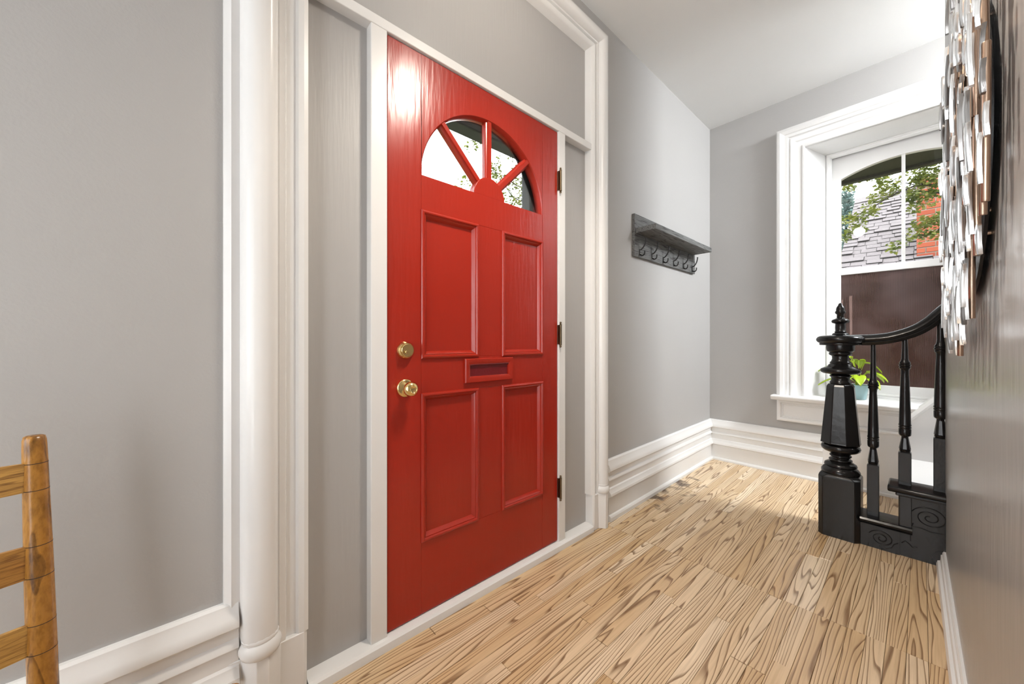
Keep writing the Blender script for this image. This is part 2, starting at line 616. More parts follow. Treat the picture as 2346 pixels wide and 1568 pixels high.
# baseboards: profile = (height, projection)
BB = [(0.362, 0.0), (0.362, 0.010), (0.356, 0.016), (0.343, 0.019), (0.325, 0.030), (0.312, 0.036), (0.300, 0.036), (0.294, 0.030),
      (0.288, 0.018), (0.262, 0.018), (0.250, 0.026), (0.240, 0.028), (0.236, 0.020), (0.196, 0.020), (0.190, 0.026), (0.178, 0.030), (0.165, 0.040),
      (0.152, 0.042), (0.146, 0.034), (0.142, 0.024), (0.036, 0.024), (0.032, 0.034), (0.024, 0.040), (-0.02, 0.040), (-0.02, 0.0)]
b = MB().grid([[(XW + p, y, h) for h, p in BB] for y in (-2.8, 0.122)], cv=True, caps=True)
tag(b.build('baseboard_left', 'white', kind='structure', smooth=25), 'tall white moulded baseboard left of the door', 'baseboard')
b = MB().grid([[(XW + p, 1.90, h) for h, p in BB], [(XW + p, YE - p, h + 0.024) for h, p in BB], [(-0.484, YE - p, h + 0.024) for h, p in BB]], cv=True, caps=True)
tag(b.build('baseboard_far_corner', 'white', kind='structure', smooth=25), 'tall white moulded baseboard turning the far corner', 'baseboard')
BR = [(0.075, 0.0), (0.075, 0.007), (0.068, 0.011), (0.060, 0.011), (0.056, 0.016), (0.030, 0.018), (0.026, 0.026), (0.012, 0.030), (-0.01, 0.030), (-0.01, 0)]
b = MB().grid([[(xr(y) - p, y, h + fz(y)) for h, p in BR] for y in (-2.8, SEAM, 2.69)], cv=True, caps=True)
tag(b.build('baseboard_right', 'white', kind='structure', smooth=25), 'low white baseboard along the right wall', 'baseboard')

# ------------------------------------------------------------------ door surround (trim)
sur = empty('trim_1', (XW, 1.01, 0), 'white moulded door surround with grey side panels', 'door surround', kind='structure')
# (left y, right y, x, head z) from the opening outwards
CP = [(0.300, 1.727, -1.31, 2.737), (0.294, 1.735, -1.255, 2.745), (0.292, 1.745, -1.245, 2.752), (0.280, 1.753, -1.2405, 2.760), (0.266, 1.763, -1.243, 2.768),
      (0.260, 1.767, -1.254, 2.771), (0.236, 1.779, -1.255, 2.781), (0.232, 1.782, -1.243, 2.784), (0.216, 1.789, -1.240, 2.790)]
for k in range(9):
    a = PI * k / 8
    m_ = math.sin(a)
    tt = k / 8
    tt = 0.5 - 0.5 * math.cos(a)
    CP.append((0.213 - 0.085 * tt, 1.792 + 0.068 * tt, -1.242 + 0.036 * m_, 2.792 + 0.063 * tt))
CP += [(0.125, 1.865, -1.256, 2.861), (0.106, 1.885, -1.252, 2.876), (0.098, 1.905, -1.258, 2.895), (0.090, 1.918, -1.262, 2.905), (0.087, 1.925, -1.31, 2.912)]
ZP = 0.20
c = MB().grid([[(x, yl, ZP) for yl, yr_, x, zh in CP], [(x, yl, zh) for yl, yr_, x, zh in CP],
               [(x, yr_, zh) for yl, yr_, x, zh in CP], [(x, yr_, ZP) for yl, yr_, x, zh in CP]])
c.build('casing', 'white', sur, smooth=30)
# plinth blocks under the casing and the turned bulb that ends the round bead
for side in (0, 1):
    sg = 1 if side == 0 else -1
    yi, yo = (0.289, 0.087) if side == 0 else (1.741, 1.925)
    y1 = 0.214 if side == 0 else 1.791
    pl = [(-1.31, yi + 0.006 * sg), (-1.248, yi), (-1.240, yi - 0.01 * sg), (-1.240, y1 + 0.004 * sg), (-1.224, y1 - 0.012 * sg)]
    y2 = 0.128 if side == 0 else 1.860
    pl += [(-1.208, (y1 * 2 + y2) / 3), (-1.208, (y1 + y2 * 2) / 3), (-1.224, y2 + 0.012 * sg), (-1.246, y2), (-1.25, yo + 0.01 * sg), (-1.31, yo)]
    MB().prism(pl, 'z', 0, ZP).build('plinth', 'white', sur, smooth=20, bevel=0.002)
    yb, rb = (y1 + y2) / 2, abs(y1 - y2) / 2
    pr = [(rb * 0.93, 0.258), (rb * 1.04, 0.250), (rb * 0.98, 0.243), (rb * 1.10, 0.237), (rb * 1.18, 0.226), (rb * 1.19, 0.216), (rb * 1.10, 0.204), (rb * 0.95, 0.199)]
    rows = [[(-1.247 + max(r * 0.98, 0.0415 * r / rb) * math.cos(PI * (k / 14 - 0.5)), yb + r * math.sin(PI * (k / 14 - 0.5)), z) for k in range(15)] for r, z in pr]
    MB().grid(rows, caps=True).build('bulb', 'white', sur, smooth=50)
# infill panels, posts, header bar, threshold
def slab_panel(name, y0, y1, z0, z1):
    MB().box(-1.33, -1.292, y0, y1, z0, z1).build(name, 'panel', sur, smooth=0)


slab_panel('side_panel', 0.25, 0.49, 0.03, 2.17)
slab_panel('side_panel', 1.505, 1.76, 0.03, 2.17)
slab_panel('transom_panel', 0.25, 1.76, 2.17, 2.80)
for y0, y1 in ((0.486, 0.5435), (1.4585, 1.511)):
    MB().box(-1.34, -1.254, y0, y1, 0.03, 2.165).build('post', 'white', sur, smooth=0, bevel=0.003)
MB().box(-1.34, -1.252, 0.27, 1.75, 2.160, 2.197).build('header_bar', 'white', sur, smooth=0, bevel=0.003)
th_ = [(-1.36, 0.038), (-1.262, 0.038), (-1.244, 0.034), (-1.236, 0.026), (-1.234, 0.012), (-1.234, -0.01), (-1.36, -0.01)]
MB().grid([[(x, y, z) for x, z in th_] for y in (0.292, 1.737)], cv=True, caps=True).build('threshold', 'white', sur, smooth=30)
# dark inner stop behind the door edge
MB().box(-1.40, -1.335, 0.45, 0.56, 0.03, 2.2).build('door_stop', 'white', sur, smooth=0)

# ------------------------------------------------------------------ red front door
door = empty('door_1', (-1.285, 1.0, 0.042), 'glossy red panelled front door with fanlight', 'door', kind='structure')
DX, DB = -1.262, -1.306
D0, D1 = 0.547, 1.455
ZB, ZT = 0.043, 2.156
Y1, Y2, Y3, Y4 = 0.679, 0.9445, 1.0787, 1.343


def dbox(name, y0, y1, z0, z1, x1=DX, x0=DB, mat='red', bev=0.0015):
    return MB().box(x0, x1, y0, y1, z0, z1).build(name, mat, door, smooth=0, bevel=bev)


dbox('stile', D0, Y1, ZB, ZT)
dbox('stile', Y4, D1, ZB, ZT)
dbox('rail', Y1, Y4, ZB, 0.315)
dbox('rail', Y1, Y4, 0.874, 1.008)
dbox('rail', Y1, Y4, 1.568, 1.702)
dbox('mullion', Y2, Y3, 0.315, 0.874)
dbox('mullion', Y2, Y3, 1.008, 1.568)
FC, FZ, FR = 1.011, 1.702, 0.330
n = 48
arc = [(FC - FR * math.cos(PI * k / n), FZ + FR * math.sin(PI * k / n)) for k in range(n + 1)]
b = MB()
rows = []
for y, z in arc:
    rows.append([(DX - 0.006, y, z), (DX, y + (FC - y) * -0.012, z + 0.004 if z > FZ else z), (DX, y, ZT), (DB, y, ZT), (DB, y, z)])
b.grid(rows, cv=True, caps=True)
for ya, yb in ((Y1, FC - FR), (FC + FR, Y4)):
    b.box(DB, DX, ya, yb, FZ, ZT)
b.build('arched_rail', 'red', door, smooth=40)


def rect_sweep(y0, y1, z0, z1, prof, base):
    rows = []
    for cy, cz, sy, sz in ((y0, z0, 1, 1), (y1, z0, -1, 1), (y1, z1, -1, -1), (y0, z1, 1, -1)):
        rows.append([(base + p, cy + sy * s, cz + sz * s) for s, p in prof])
    return MB().grid(rows, cu=True)


MOULD = [(-0.004, -0.004), (-0.003, 0.004), (0.000, 0.008), (0.004, 0.010), (0.008, 0.009), (0.011, 0.004), (0.0125, 0.003), (0.015, 0.004), (0.018, 0.001),
         (0.022, -0.006), (0.026, -0.011), (0.027, -0.015)]
for ya, yb in ((Y1, Y2), (Y3, Y4)):
    for za, zb in ((0.315, 0.874), (1.008, 1.568)):
        p = MB().box(DB + 0.012, DX - 0.011, ya - 0.002, yb + 0.002, za - 0.002, zb + 0.002).build('panel', 'red', door, smooth=0)
        rect_sweep(ya + 0.001, yb - 0.001, za + 0.001, zb - 0.001, MOULD, DX).build('moulding', 'red', p, smooth=25)

# fanlight: hub, three glazing bars, four panes
hub = [(FC - 0.085 * math.cos(PI * k / 20), FZ + 0.085 * math.sin(PI * k / 20)) for k in range(21)]
MB().prism(hub, 'x', DB + 0.006, DX - 0.002).build('hub', 'red', door, smooth=30, bevel=0.002)
for ang in (45, 90, 135):
    a = math.radians(ang)
    d = Vector((0, math.cos(a), math.sin(a)))
    s_ = Vector((0, -math.sin(a), math.cos(a)))
    o0 = Vector((0, FC, FZ))
    prof = [(-0.019, -0.012), (-0.016, -0.008), (-0.011, -0.006), (-0.009, 0.0), (0.009, 0.0), (0.011, -0.006), (0.016, -0.008), (0.019, -0.012), (0.019, -0.030), (-0.019, -0.030)]
    rows = [[tuple(o0 + d * rr + s_ * q + Vector((DX - 0.003 + p, 0, 0))) for q, p in prof] for rr in (0.078, FR + 0.004)]
    MB().grid(rows, cv=True, caps=True).build('glazing_bar', 'red', door, smooth=25)
for q in range(4):
    a0, a1 = math.radians(45 * q), math.radians(45 * q + 45)
    pts = [(FC + 0.07 * math.cos(a0), FZ + 0.07 * math.sin(a0))]
    pts += [(FC + (FR + 0.003) * math.cos(a0 + (a1 - a0) * k / 10), FZ + (FR + 0.003) * math.sin(a0 + (a1 - a0) * k / 10)) for k in range(11)]
    pts += [(FC + 0.07 * math.cos(a1), FZ + 0.07 * math.sin(a1))]
    MB().prism(pts, 'x', DX - 0.030, DX - 0.026).build('pane', 'glass', door, smooth=0)

# letter slot
sl = rect_sweep(0.872, 1.136, 0.900, 1.001, [(0.0, -0.002), (0.0, 0.010), (0.003, 0.014), (0.012, 0.014), (0.026, 0.008), (0.027, -0.002), (0.028, -0.02)], DX).build('letter_slot', 'red', door, smooth=25)
MB().box(DX - 0.004, DX + 0.0015, 0.890, 1.118, 0.918, 0.983).build('letter_flap', 'red_inner', sl, smooth=0)
MB().tube([(DX + 0.006, 0.897, 0.975), (DX + 0.006, 1.111, 0.975)], 0.004).build('flap_rod', 'red_inner', sl)

# deadbolt
zc = 1.04
db = MB().lathe([(0.0335, DX), (0.0335, DX + 0.004), (0.031, DX + 0.010), (0.027, DX + 0.016), (0.026, DX + 0.0175), (0.0, DX + 0.0172)], (0, 0.6135, zc), 0, 40, axis='x').build('deadbolt', 'brass', door, smooth=40)
MB().lathe([(0.0235, DX + 0.017), (0.0235, DX + 0.0205), (0.022, DX + 0.022), (0.006, DX + 0.0215), (0.0, DX + 0.021)], (0, 0.6135, zc), 0, 36, axis='x').build('cylinder_face', 'brass', db, smooth=40)
MB().lathe([(0.0045, DX + 0.021), (0.0045, DX + 0.028), (0.003, DX + 0.0295), (0, DX + 0.0295)], (0, 0.605, zc - 0.006), 0, 14, axis='x').build('thumb_pin', 'brass', db)
# knob
zc = 0.902
kn = MB().lathe([(0.0335, DX), (0.0335, DX + 0.003), (0.031, DX + 0.007), (0.026, DX + 0.009), (0.020, DX + 0.010), (0.014, DX + 0.014), (0.0125, DX + 0.026), (0.014, DX + 0.029), (0.0, DX + 0.03)],
                (0, 0.614, zc), 0, 40, axis='x').build('door_knob', 'brass', door, smooth=40)
MB().lathe([(0.012, DX + 0.026), (0.018, DX + 0.030), (0.0245, DX + 0.036), (0.027, DX + 0.045), (0.026, DX + 0.053), (0.021, DX + 0.060), (0.013, DX + 0.064), (0.012, DX + 0.0625), (0.0, DX + 0.0625)],
           (0, 0.614, zc), 0, 40, axis='x').build('knob_ball', 'brass', kn, smooth=60)
# hinges
for z0 in (0.247, 1.040, 1.836):
    h = MB().lathe([(0.006, z0 + 0.016), (0.006, z0 + 0.120)], -1.246, 1.463, 14).build('hinge', 'aged_brass', door)
    MB().box(-1.262, -1.2525, 1.4562, 1.463, z0 + 0.018, z0 + 0.118).build('hinge_leaf', 'aged_brass', h, smooth=0)
    for zz, s in ((z0 + 0.120, 1), (z0 + 0.016, -1)):
        MB().lathe([(0.0065, zz), (0.007, zz + 0.002 * s), (0.003, zz + 0.004 * s), (0.0055, zz + 0.009 * s), (0.0045, zz + 0.013 * s), (0.0, zz + 0.0155 * s)], -1.246, 1.463, 12).build('hinge_finial', 'aged_brass', h)

# ------------------------------------------------------------------ window
win = empty('window_1', (-0.085, 3.82, 0.65), 'white sash window with arched top in deep reveal', 'window', kind='structure')
WC = -0.085
# casing, mitred; (outward offset, projection)
WP = [(0.0, -0.03), (0.0, 0.014), (0.004, 0.018), (0.014, 0.018), (0.018, 0.014), (0.045, 0.014), (0.055, 0.018), (0.068, 0.028), (0.085, 0.032), (0.090, 0.026), (0.096, 0.026),
      (0.102, 0.036), (0.122, 0.038), (0.128, 0.044), (0.150, 0.052), (0.166, 0.050), (0.174, 0.042), (0.174, 0.0)]
wl, wr, wt = -0.59, 0.42, 2.553
b = MB().grid([[(wl - s, YE - p, 0.650) for s, p in WP], [(wl - s, YE - p, wt + s) for s, p in WP],
               [(wr + s, YE - p, wt + s) for s, p in WP], [(wr + s, YE - p, 0.650) for s, p in WP]])
b.build('casing', 'white', win, smooth=25)
# splayed reveal: sides and head
IL, IR, YF = -0.506, 0.336, 3.82
rv = MB()
rv.add([(wl, YE - 0.002, 0.64), (wl, YE - 0.002, wt - 0.002), (IL, YF, wt - 0.004), (IL, YF, 0.64), (wr, YE - 0.002, 0.64), (wr, YE - 0.002, wt - 0.002), (IR, YF, wt - 0.004), (IR, YF, 0.64)],
       [(0, 1, 2, 3), (4, 7, 6, 5), (1, 5, 6, 2)])
rv.build('reveal', 'white', win, smooth=0)
# frame stop round the sashes
ST = [(0.0, -0.004), (0.006, -0.012), (0.014, -0.012), (0.018, -0.004), (0.024, -0.002), (0.030, 0.006), (0.034, 0.02)]
b = MB().grid([[(IL + s, YF + p, 0.66) for s, p in ST], [(IL + s, YF + p, wt - s) for s, p in ST], [(IR - s, YF + p, wt - s) for s, p in ST], [(IR - s, YF + p, 0.66) for s, p in ST]])
b.build('sash_stop', 'white', win, smooth=25)
MB().box(IL - 0.1, IL + 0.03, YF + 0.02, YF + 0.12, 0.6, wt + 0.05).box(IR - 0.03, IR + 0.1, YF + 0.02, YF + 0.12, 0.6, wt + 0.05).build('frame', 'white', win, smooth=0)
# stool (inside sill) and apron
so = [(YE - 0.095, 0.634), (YE - 0.100, 0.642), (YE - 0.098, 0.652), (YE - 0.090, 0.656), (YF + 0.02, 0.656), (YF + 0.02, 0.620), (YE - 0.088, 0.620), (YE - 0.094, 0.626)]
MB().grid([[(x, y, z) for y, z in so] for x in (-0.792, 0.62)], cv=True, caps=True).build('stool', 'white', win, smooth=40, bevel=0.004)
ap = MB().box(-0.766, 0.60, YE - 0.022, YE, 0.452, 0.621).build('apron', 'white', win, smooth=0, bevel=0.002)
rect = [(0.0, 0.0), (0.0, 0.012), (0.010, 0.016), (0.022, 0.014), (0.028, 0.004), (0.034, 0.006), (0.040, 0.0)]
rows = []
for cx, cz, sx, sz in ((-0.762, 0.455, 1, 1), (0.596, 0.455, -1, 1), (0.596, 0.619, -1, -1), (-0.762, 0.619, 1, -1)):
    rows.append([(cx + sx * s, YE - 0.022 - p, cz + sz * s) for s, p in rect])
MB().grid(rows, cu=True).build('apron_moulding', 'white', ap, smooth=25)
# upper sash with segmental arch
GL, GR = -0.4225, 0.2525
UY0, UY1 = 3.875, 3.915
us = MB().box(IL + 0.02, GL, UY0, UY1, 1.60, wt).box(GR, IR - 0.02, UY0, UY1, 1.60, wt).box(IL + 0.02, IR - 0.02, UY0, UY1, 1.60, 1.640)
half, rise, zsp = (GR - GL) / 2, 0.075, 2.352
RR = (half * half + rise * rise) / (2 * rise)
xc = (GL + GR) / 2
rows = []
for k in range(33):
    x = GL + (GR - GL) * k / 32
    z = zsp + math.sqrt(RR * RR - (x - xc) ** 2) - (RR - rise)
    rows.append([(x, UY0, z), (x, UY0, wt), (x, UY1, wt), (x, UY1, z)])
us.grid(rows, cv=True, caps=True)
usash = us.build('upper_sash', 'white', win, smooth=30)
MB().box(xc - 0.010, xc + 0.010, UY0 + 0.008, UY1 - 0.008, 1.635, zsp + rise + 0.01).build('glazing_bar', 'white', usash, smooth=0, bevel=0.004)
for xa, xb in ((GL - 0.005, xc), (xc, GR + 0.005)):
    MB().box(xa, xb, UY0 + 0.018, UY0 + 0.022, 1.63, zsp + rise + 0.01).build('pane', 'glass', usash, smooth=0)
# lower sash, in front
LY0, LY1 = 3.832, 3.872
lsash = MB().box(IL + 0.022, GL + 0.004, LY0, LY1, 0.66, 1.640).box(GR - 0.004, IR - 0.022, LY0, LY1, 0.66, 1.640).box(GL, GR, LY0, LY1, 1.590, 1.640).box(GL, GR, LY0, LY1, 0.66, 0.752)
lsash = lsash.build('lower_sash', 'white', win, smooth=0, bevel=0.004)
MB().box(GL - 0.004, GR + 0.004, LY0 + 0.018, LY0 + 0.023, 0.745, 1.595).build('obscured_pane', 'screen', lsash, smooth=0)
MB().box(xc - 0.009, xc + 0.009, LY0 + 0.021, LY1 + 0.004, 0.745, 1.595).build('glazing_bar', 'dark_frame', lsash, smooth=0)  # bar in shade behind the pane; the shade is put into its dark colour
sl_ = MB().box(IL + 0.02, IR - 0.02, YF - 0.005, LY0 + 0.01, 0.650, 0.672).box(IL + 0.02, IR - 0.02, YF + 0.004, LY0 + 0.01, 0.672, 0.688)
sl_.build('sill_step', 'white', win, smooth=0, bevel=0.003)
lt = MB().lathe([(0.013, 1.640), (0.013, 1.646), (0.007, 1.650), (0.007, 1.658), (0, 1.660)], xc, LY0 + 0.02, 16).build('sash_latch', 'white', lsash)

# ------------------------------------------------------------------ stair skirt on the end wall (white board rising to the right)
sk = MB()
ys0, ys1 = YE - 0.130, YE - 0.002
poly = [(-0.484, 0.0), (1.6, 0.0), (1.6, 1.6), (0.50, 1.27), (0.06, 0.726), (-0.037, 0.606), (-0.115, 0.516), (-0.160, 0.470), (-0.200, 0.450), (-0.484, 0.450)]
sk.prism(poly[:1] + poly[1:], 'y', YE - 0.018, ys1)
skirt = sk.build('trim_2', 'white', kind='structure', smooth=0)
tag(skirt, 'white stair skirt rising along the end wall', 'stair skirt')
# ramped block that carries the flight past the window sill, with a white nosing along its slope
blk = MB().prism([(-0.075, 0.02), (1.6, 0.02), (1.6, 1.6), (0.50, 1.25), (0.06, 0.702), (-0.037, 0.582), (-0.075, 0.54)], 'y', YE - 0.118, YE - 0.0185)
blk.build('stair_cheek', 'stair_paint', skirt, smooth=0)
cp = [(-0.075, 0.550), (-0.037, 0.594), (0.06, 0.714), (0.50, 1.262)]
nosep = [(-0.120, -0.012), (-0.128, 0.0), (-0.124, 0.012), (-0.114, 0.018), (-0.020, 0.018), (-0.020, -0.012)]
MB().grid([[(x - dz * 0.5, YE + dy, z + dz) for dy, dz in nosep] for x, z in cp], cv=True, caps=True).build('nosing', 'white', skirt, smooth=40)
MB().prism([(YE - 0.018, 0.0), (YE - 0.034, 0.0), (YE - 0.034, 0.052), (YE - 0.030, 0.060), (YE - 0.018, 0.062)], 'x', -0.484, -0.076).build('shoe', 'white', skirt, smooth=0)

# ------------------------------------------------------------------ staircase: newel, balustrade, stringer, steps
stair = empty('staircase', (-0.297, 2.705, 0.02), 'black painted stair balustrade with turned newel post beside the window', 'staircase')
NX, NY = -0.297, 2.705


def sq_ring(h, cx, cy, z, ch, n=4):
    """chamfered square as 16 points, for blending into round turnings"""
    pts = []
    for (sx, sy, ax) in ((1, 1, 0), (-1, 1, 1), (-1, -1, 2), (1, -1, 3)):
        c0 = [(h, h - ch), (h - ch, h)] if ax % 2 == 0 else [(h - ch, h), (h, h - ch)]
        for (a, b_) in c0:
            pts.append((cx + sx * a, cy + sy * b_, z))
    return pts


nb = MB()
H = 0.086
rows = [sq_ring(H, NX, NY, z, 0.020) for z in (0.0, 0.318, 0.333)]
rows.append(sq_ring(H - 0.002, NX, NY, 0.343, 0.030))
rows.append(sq_ring(H - 0.010, NX, NY, 0.352, 0.036))
nb.grid(rows, cv=True, caps=True)
newel = nb.build('newel_post', 'black', stair, smooth=20, bevel=0.003)
MB().lathe([(0.078, 0.345), (0.083, 0.356), (0.082, 0.366), (0.074, 0.378), (0.066, 0.386), (0.070, 0.392), (0.067, 0.402), (0.055, 0.410), (0.046, 0.414), (0.050, 0.420), (0.049, 0.426), (0.041, 0.431),
            (0.041, 0.438), (0.047, 0.443), (0.046, 0.449), (0.040, 0.454), (0.050, 0.462), (0.070, 0.470), (0.081, 0.480), (0.084, 0.491), (0.080, 0.502), (0.066, 0.508), (0.05, 0.510)],
           NX, NY, 40).build('turned_base', 'black', newel, smooth=50)
# eight-sided tapering shaft
MB().lathe([(0.070, 0.508), (0.089, 0.515), (0.087, 0.522), (0.061, 0.826), (0.055, 0.838), (0.045, 0.842)], NX, NY, 8, rot=PI / 8).build('octagonal_shaft', 'black', newel, smooth=0, bevel=0.003)
MB().lathe([(0.044, 0.838), (0.046, 0.842), (0.046, 0.850), (0.041, 0.856), (0.039, 0.868), (0.041, 0.876), (0.046, 0.880), (0.046, 0.885), (0.038, 0.889), (0.052, 0.893), (0.074, 0.897), (0.084, 0.904), (0.087, 0.913),
            (0.083, 0.922), (0.068, 0.930), (0.056, 0.936), (0.050, 0.946), (0.044, 0.951), (0.046, 0.957), (0.040, 0.964), (0.035, 0.978), (0.036, 0.992), (0.048, 1.000), (0.050, 1.008),
            (0.047, 1.013), (0.058, 1.020), (0.060, 1.028), (0.061, 1.044), (0.060, 1.058), (0.05, 1.06)], NX, NY, 40).build('turned_neck', 'black', newel, smooth=50)
MB().lathe([(0.06, 1.052), (0.088, 1.053), (0.091, 1.060), (0.089, 1.064), (0.098, 1.070), (0.104, 1.079), (0.104, 1.088), (0.098, 1.098), (0.088, 1.104), (0.06, 1.108), (0.0, 1.110)], NX, NY, 48).build('cap', 'black', newel, smooth=50)
MB().lathe([(0.034, 1.106), (0.036, 1.112), (0.032, 1.118), (0.024, 1.121), (0.026, 1.126), (0.022, 1.130), (0.023, 1.150), (0.022, 1.168), (0.024, 1.172), (0.035, 1.176), (0.039, 1.184), (0.036, 1.192), (0.024, 1.198),
            (0.016, 1.203), (0.0155, 1.222), (0.022, 1.228), (0.0235, 1.236), (0.019, 1.243), (0.019, 1.252), (0.016, 1.263), (0.010, 1.272), (0.009, 1.278), (0.006, 1.283), (0, 1.285)], NX, NY, 28).build('finial', 'black', newel, smooth=50)

# handrail: eased sweep up to the right
ctl = [(-0.297, 1.081), (-0.22, 1.081), (-0.168, 1.082), (-0.110, 1.090), (-0.054, 1.109), (-0.010, 1.132), (0.030, 1.166), (0.0635, 1.206), (0.10, 1.248), (0.16, 1.317), (0.30, 1.475), (0.60, 1.815)]
rp_ = [(-0.030, 0.004), (-0.026, 0.016), (-0.014, 0.026), (0.0, 0.029), (0.014, 0.026), (0.026, 0.016), (0.030, 0.004), (0.026, -0.006), (0.022, -0.008), (0.026, -0.014), (0.022, -0.022), (0.016, -0.028),
       (-0.016, -0.028), (-0.022, -0.022), (-0.026, -0.014), (-0.022, -0.008), (-0.026, -0.006)]


def spline(pts, sub=5):
    out = []
    P = [Vector(p) for p in pts]
    for i in range(len(P) - 1):
        p0, p1, p2, p3 = P[max(i - 1, 0)], P[i], P[i + 1], P[min(i + 2, len(P) - 1)]
        for k in range(sub):
            t = k / sub
            out.append(0.5 * ((2 * p1) + (p2 - p0) * t + (2 * p0 - 5 * p1 + 4 * p2 - p3) * t * t + (3 * p1 - p0 - 3 * p2 + p3) * t ** 3))
    out.append(P[-1])
    return out


sp = spline(ctl)
rows = []
for i, p in enumerate(sp):
    d = (sp[min(i + 1, len(sp) - 1)] - sp[max(i - 1, 0)]).normalized()
    nrm = Vector((-d.y, d.x))
    rows.append([(p.x + nrm.x * v, NY + u_, p.y + nrm.y * v) for u_, v in rp_])
MB().grid(rows, cv=True, caps=True).build('handrail', 'black', stair, smooth=40)


def baluster(x, zb, zs, z1, zr, zt):
    """square foot zb..zs, waisted cone, ringed vase zs..zr, slim neck zr..zt"""
    h = 0.0225
    sq = MB().grid([sq_ring(h, x, NY, zb, 0.002), sq_ring(h, x, NY, zs - 0.004, 0.002), sq_ring(h - 0.004, x, NY, zs, 0.006)], cv=True, caps=True)
    bo = sq.build('baluster', 'black', stair, smooth=20)
    v = zr - zs
    MB().lathe([(0.016, zs - 0.002), (0.020, zs + 0.004), (0.021, zs + 0.010), (0.016, zs + 0.013)], x, NY, 20).build('foot_ring', 'black', bo, smooth=50)
    MB().lathe([(0.018, zs + 0.012), (0.0215, zs + 0.014), (0.0135, z1 - 0.002), (0.012, z1)], x, NY, 10).build('cone', 'black', bo, smooth=0)
    MB().lathe([(0.013, z1 - 0.003), (0.013, z1 + 0.006), (0.021, z1 + 0.012), (0.0225, z1 + 0.020), (0.0225, z1 + 0.044), (0.0205, z1 + 0.047), (0.023, z1 + 0.050), (0.023, z1 + 0.055), (0.0205, z1 + 0.058),
                (0.023, z1 + 0.061), (0.023, z1 + 0.066), (0.0215, z1 + 0.070), (0.0205, z1 + 0.13), (0.0165, zr - 0.085), (0.0145, zr - 0.045), (0.0155, zr - 0.030), (0.0185, zr - 0.024), (0.0205, zr - 0.022), (0.0205, zr - 0.016), (0.018, zr - 0.014),
                (0.0225, zr - 0.010), (0.0225, zr - 0.003), (0.019, zr - 0.001), (0.0205, zr + 0.002), (0.0205, zr + 0.008), (0.016, zr + 0.014), (0.013, zr + 0.028), (0.0115, zr + 0.07), (0.0095, zt)],
               x, NY, 22).build('turned_shaft', 'black', bo, smooth=50)


baluster(-0.168, 0.150, 0.430, 0.508, 0.850, 1.062)
baluster(-0.054, 0.352, 0.520, 0.590, 0.960, 1.090)
baluster(0.0625, 0.352, 0.612, 0.695, 1.045, 1.185)

# curb from newel to first step, cap rail, carved cheek panels
MB().box(-0.214, -0.070, 2.640, 2.670, 0.012, 0.140).build('curb_panel', 'black', stair, smooth=0)
capp = [(2.628, 0.138), (2.636, 0.132), (2.634, 0.140), (2.624, 0.146), (2.622, 0.156), (2.628, 0.164), (2.640, 0.166), (2.770, 0.166), (2.770, 0.132)]
MB().grid([[(x, y, z) for y, z in capp] for x in (-0.213, -0.028)], cv=True, caps=True).build('curb_rail', 'black', stair, smooth=30)
MB().box(-0.075, 0.30, 2.646, 2.690, 0.014, 0.332).build('step_panel', 'black', stair, smooth=0, bevel=0.003)
MB().box(-0.072, -0.030, 2.640, 2.646, 0.13, 0.325).build('corner_strip', 'black', stair, smooth=0, bevel=0.002)
trd = [(2.632, 0.326), (2.618, 0.330), (2.611, 0.340), (2.613, 0.352), (2.624, 0.358), (2.775, 0.358), (2.775, 0.326)]
MB().grid([[(x, y, z) for y, z in trd] for x in (-0.112, 0.30)], cv=True, caps=True).build('tread_end', 'black', stair, smooth=30, bevel=0.006)
MB().box(-0.085, 0.30, 2.630, 2.650, 0.312, 0.328).build('scotia', 'black', stair, smooth=0, bevel=0.005)
# applied scrolls
def scroll(cx, cz, r0, turns, tail, name='scroll'):
    pts = []
    n_ = 60
    for k in range(n_ + 1):
        t = k / n_
        a = PI * 0.9 - t * turns * 2 * PI
        r = r0 * (1 - 0.86 * t)
        pts.append((cx + r * 1.15 * math.cos(a), cz + r * math.sin(a)))
    return tail + pts


def relief(pts, y, r=0.0022):
    MB().tube([(x, y, z) for x, z in pts], r, 6).build('carved_scroll', 'black', stair, smooth=60)


relief(scroll(-0.135, 0.075, 0.040, 2.1, []), 2.6395)
relief([(-0.142, 0.034), (-0.118, 0.030), (-0.098, 0.042), (-0.090, 0.062), (-0.076, 0.074)], 2.6395)
relief(scroll(0.028, 0.232, 0.052, 2.2, []), 2.6455)
relief([(-0.026, 0.190), (-0.030, 0.172), (0.0, 0.176), (0.03, 0.168), (0.07, 0.172)], 2.6455)
relief([(-0.064, 0.080), (-0.052, 0.094), (-0.038, 0.084), (-0.028, 0.072), (-0.012, 0.078)], 2.6455)
relief([(-0.034, 0.318), (-0.034, 0.10)], 2.6455, 0.0018)
# painted steps behind the cheek
for k in range(4):
    x0 = -0.06 + 0.24 * k
    z1_ = 0.334 + 0.19 * k
    MB().box(x0, x0 + 0.27, 2.775, YE - 0.119, z1_ - (0.325 if k == 0 else 0.19), z1_).build('step', 'stair_paint', stair, smooth=0, bevel=0.004)

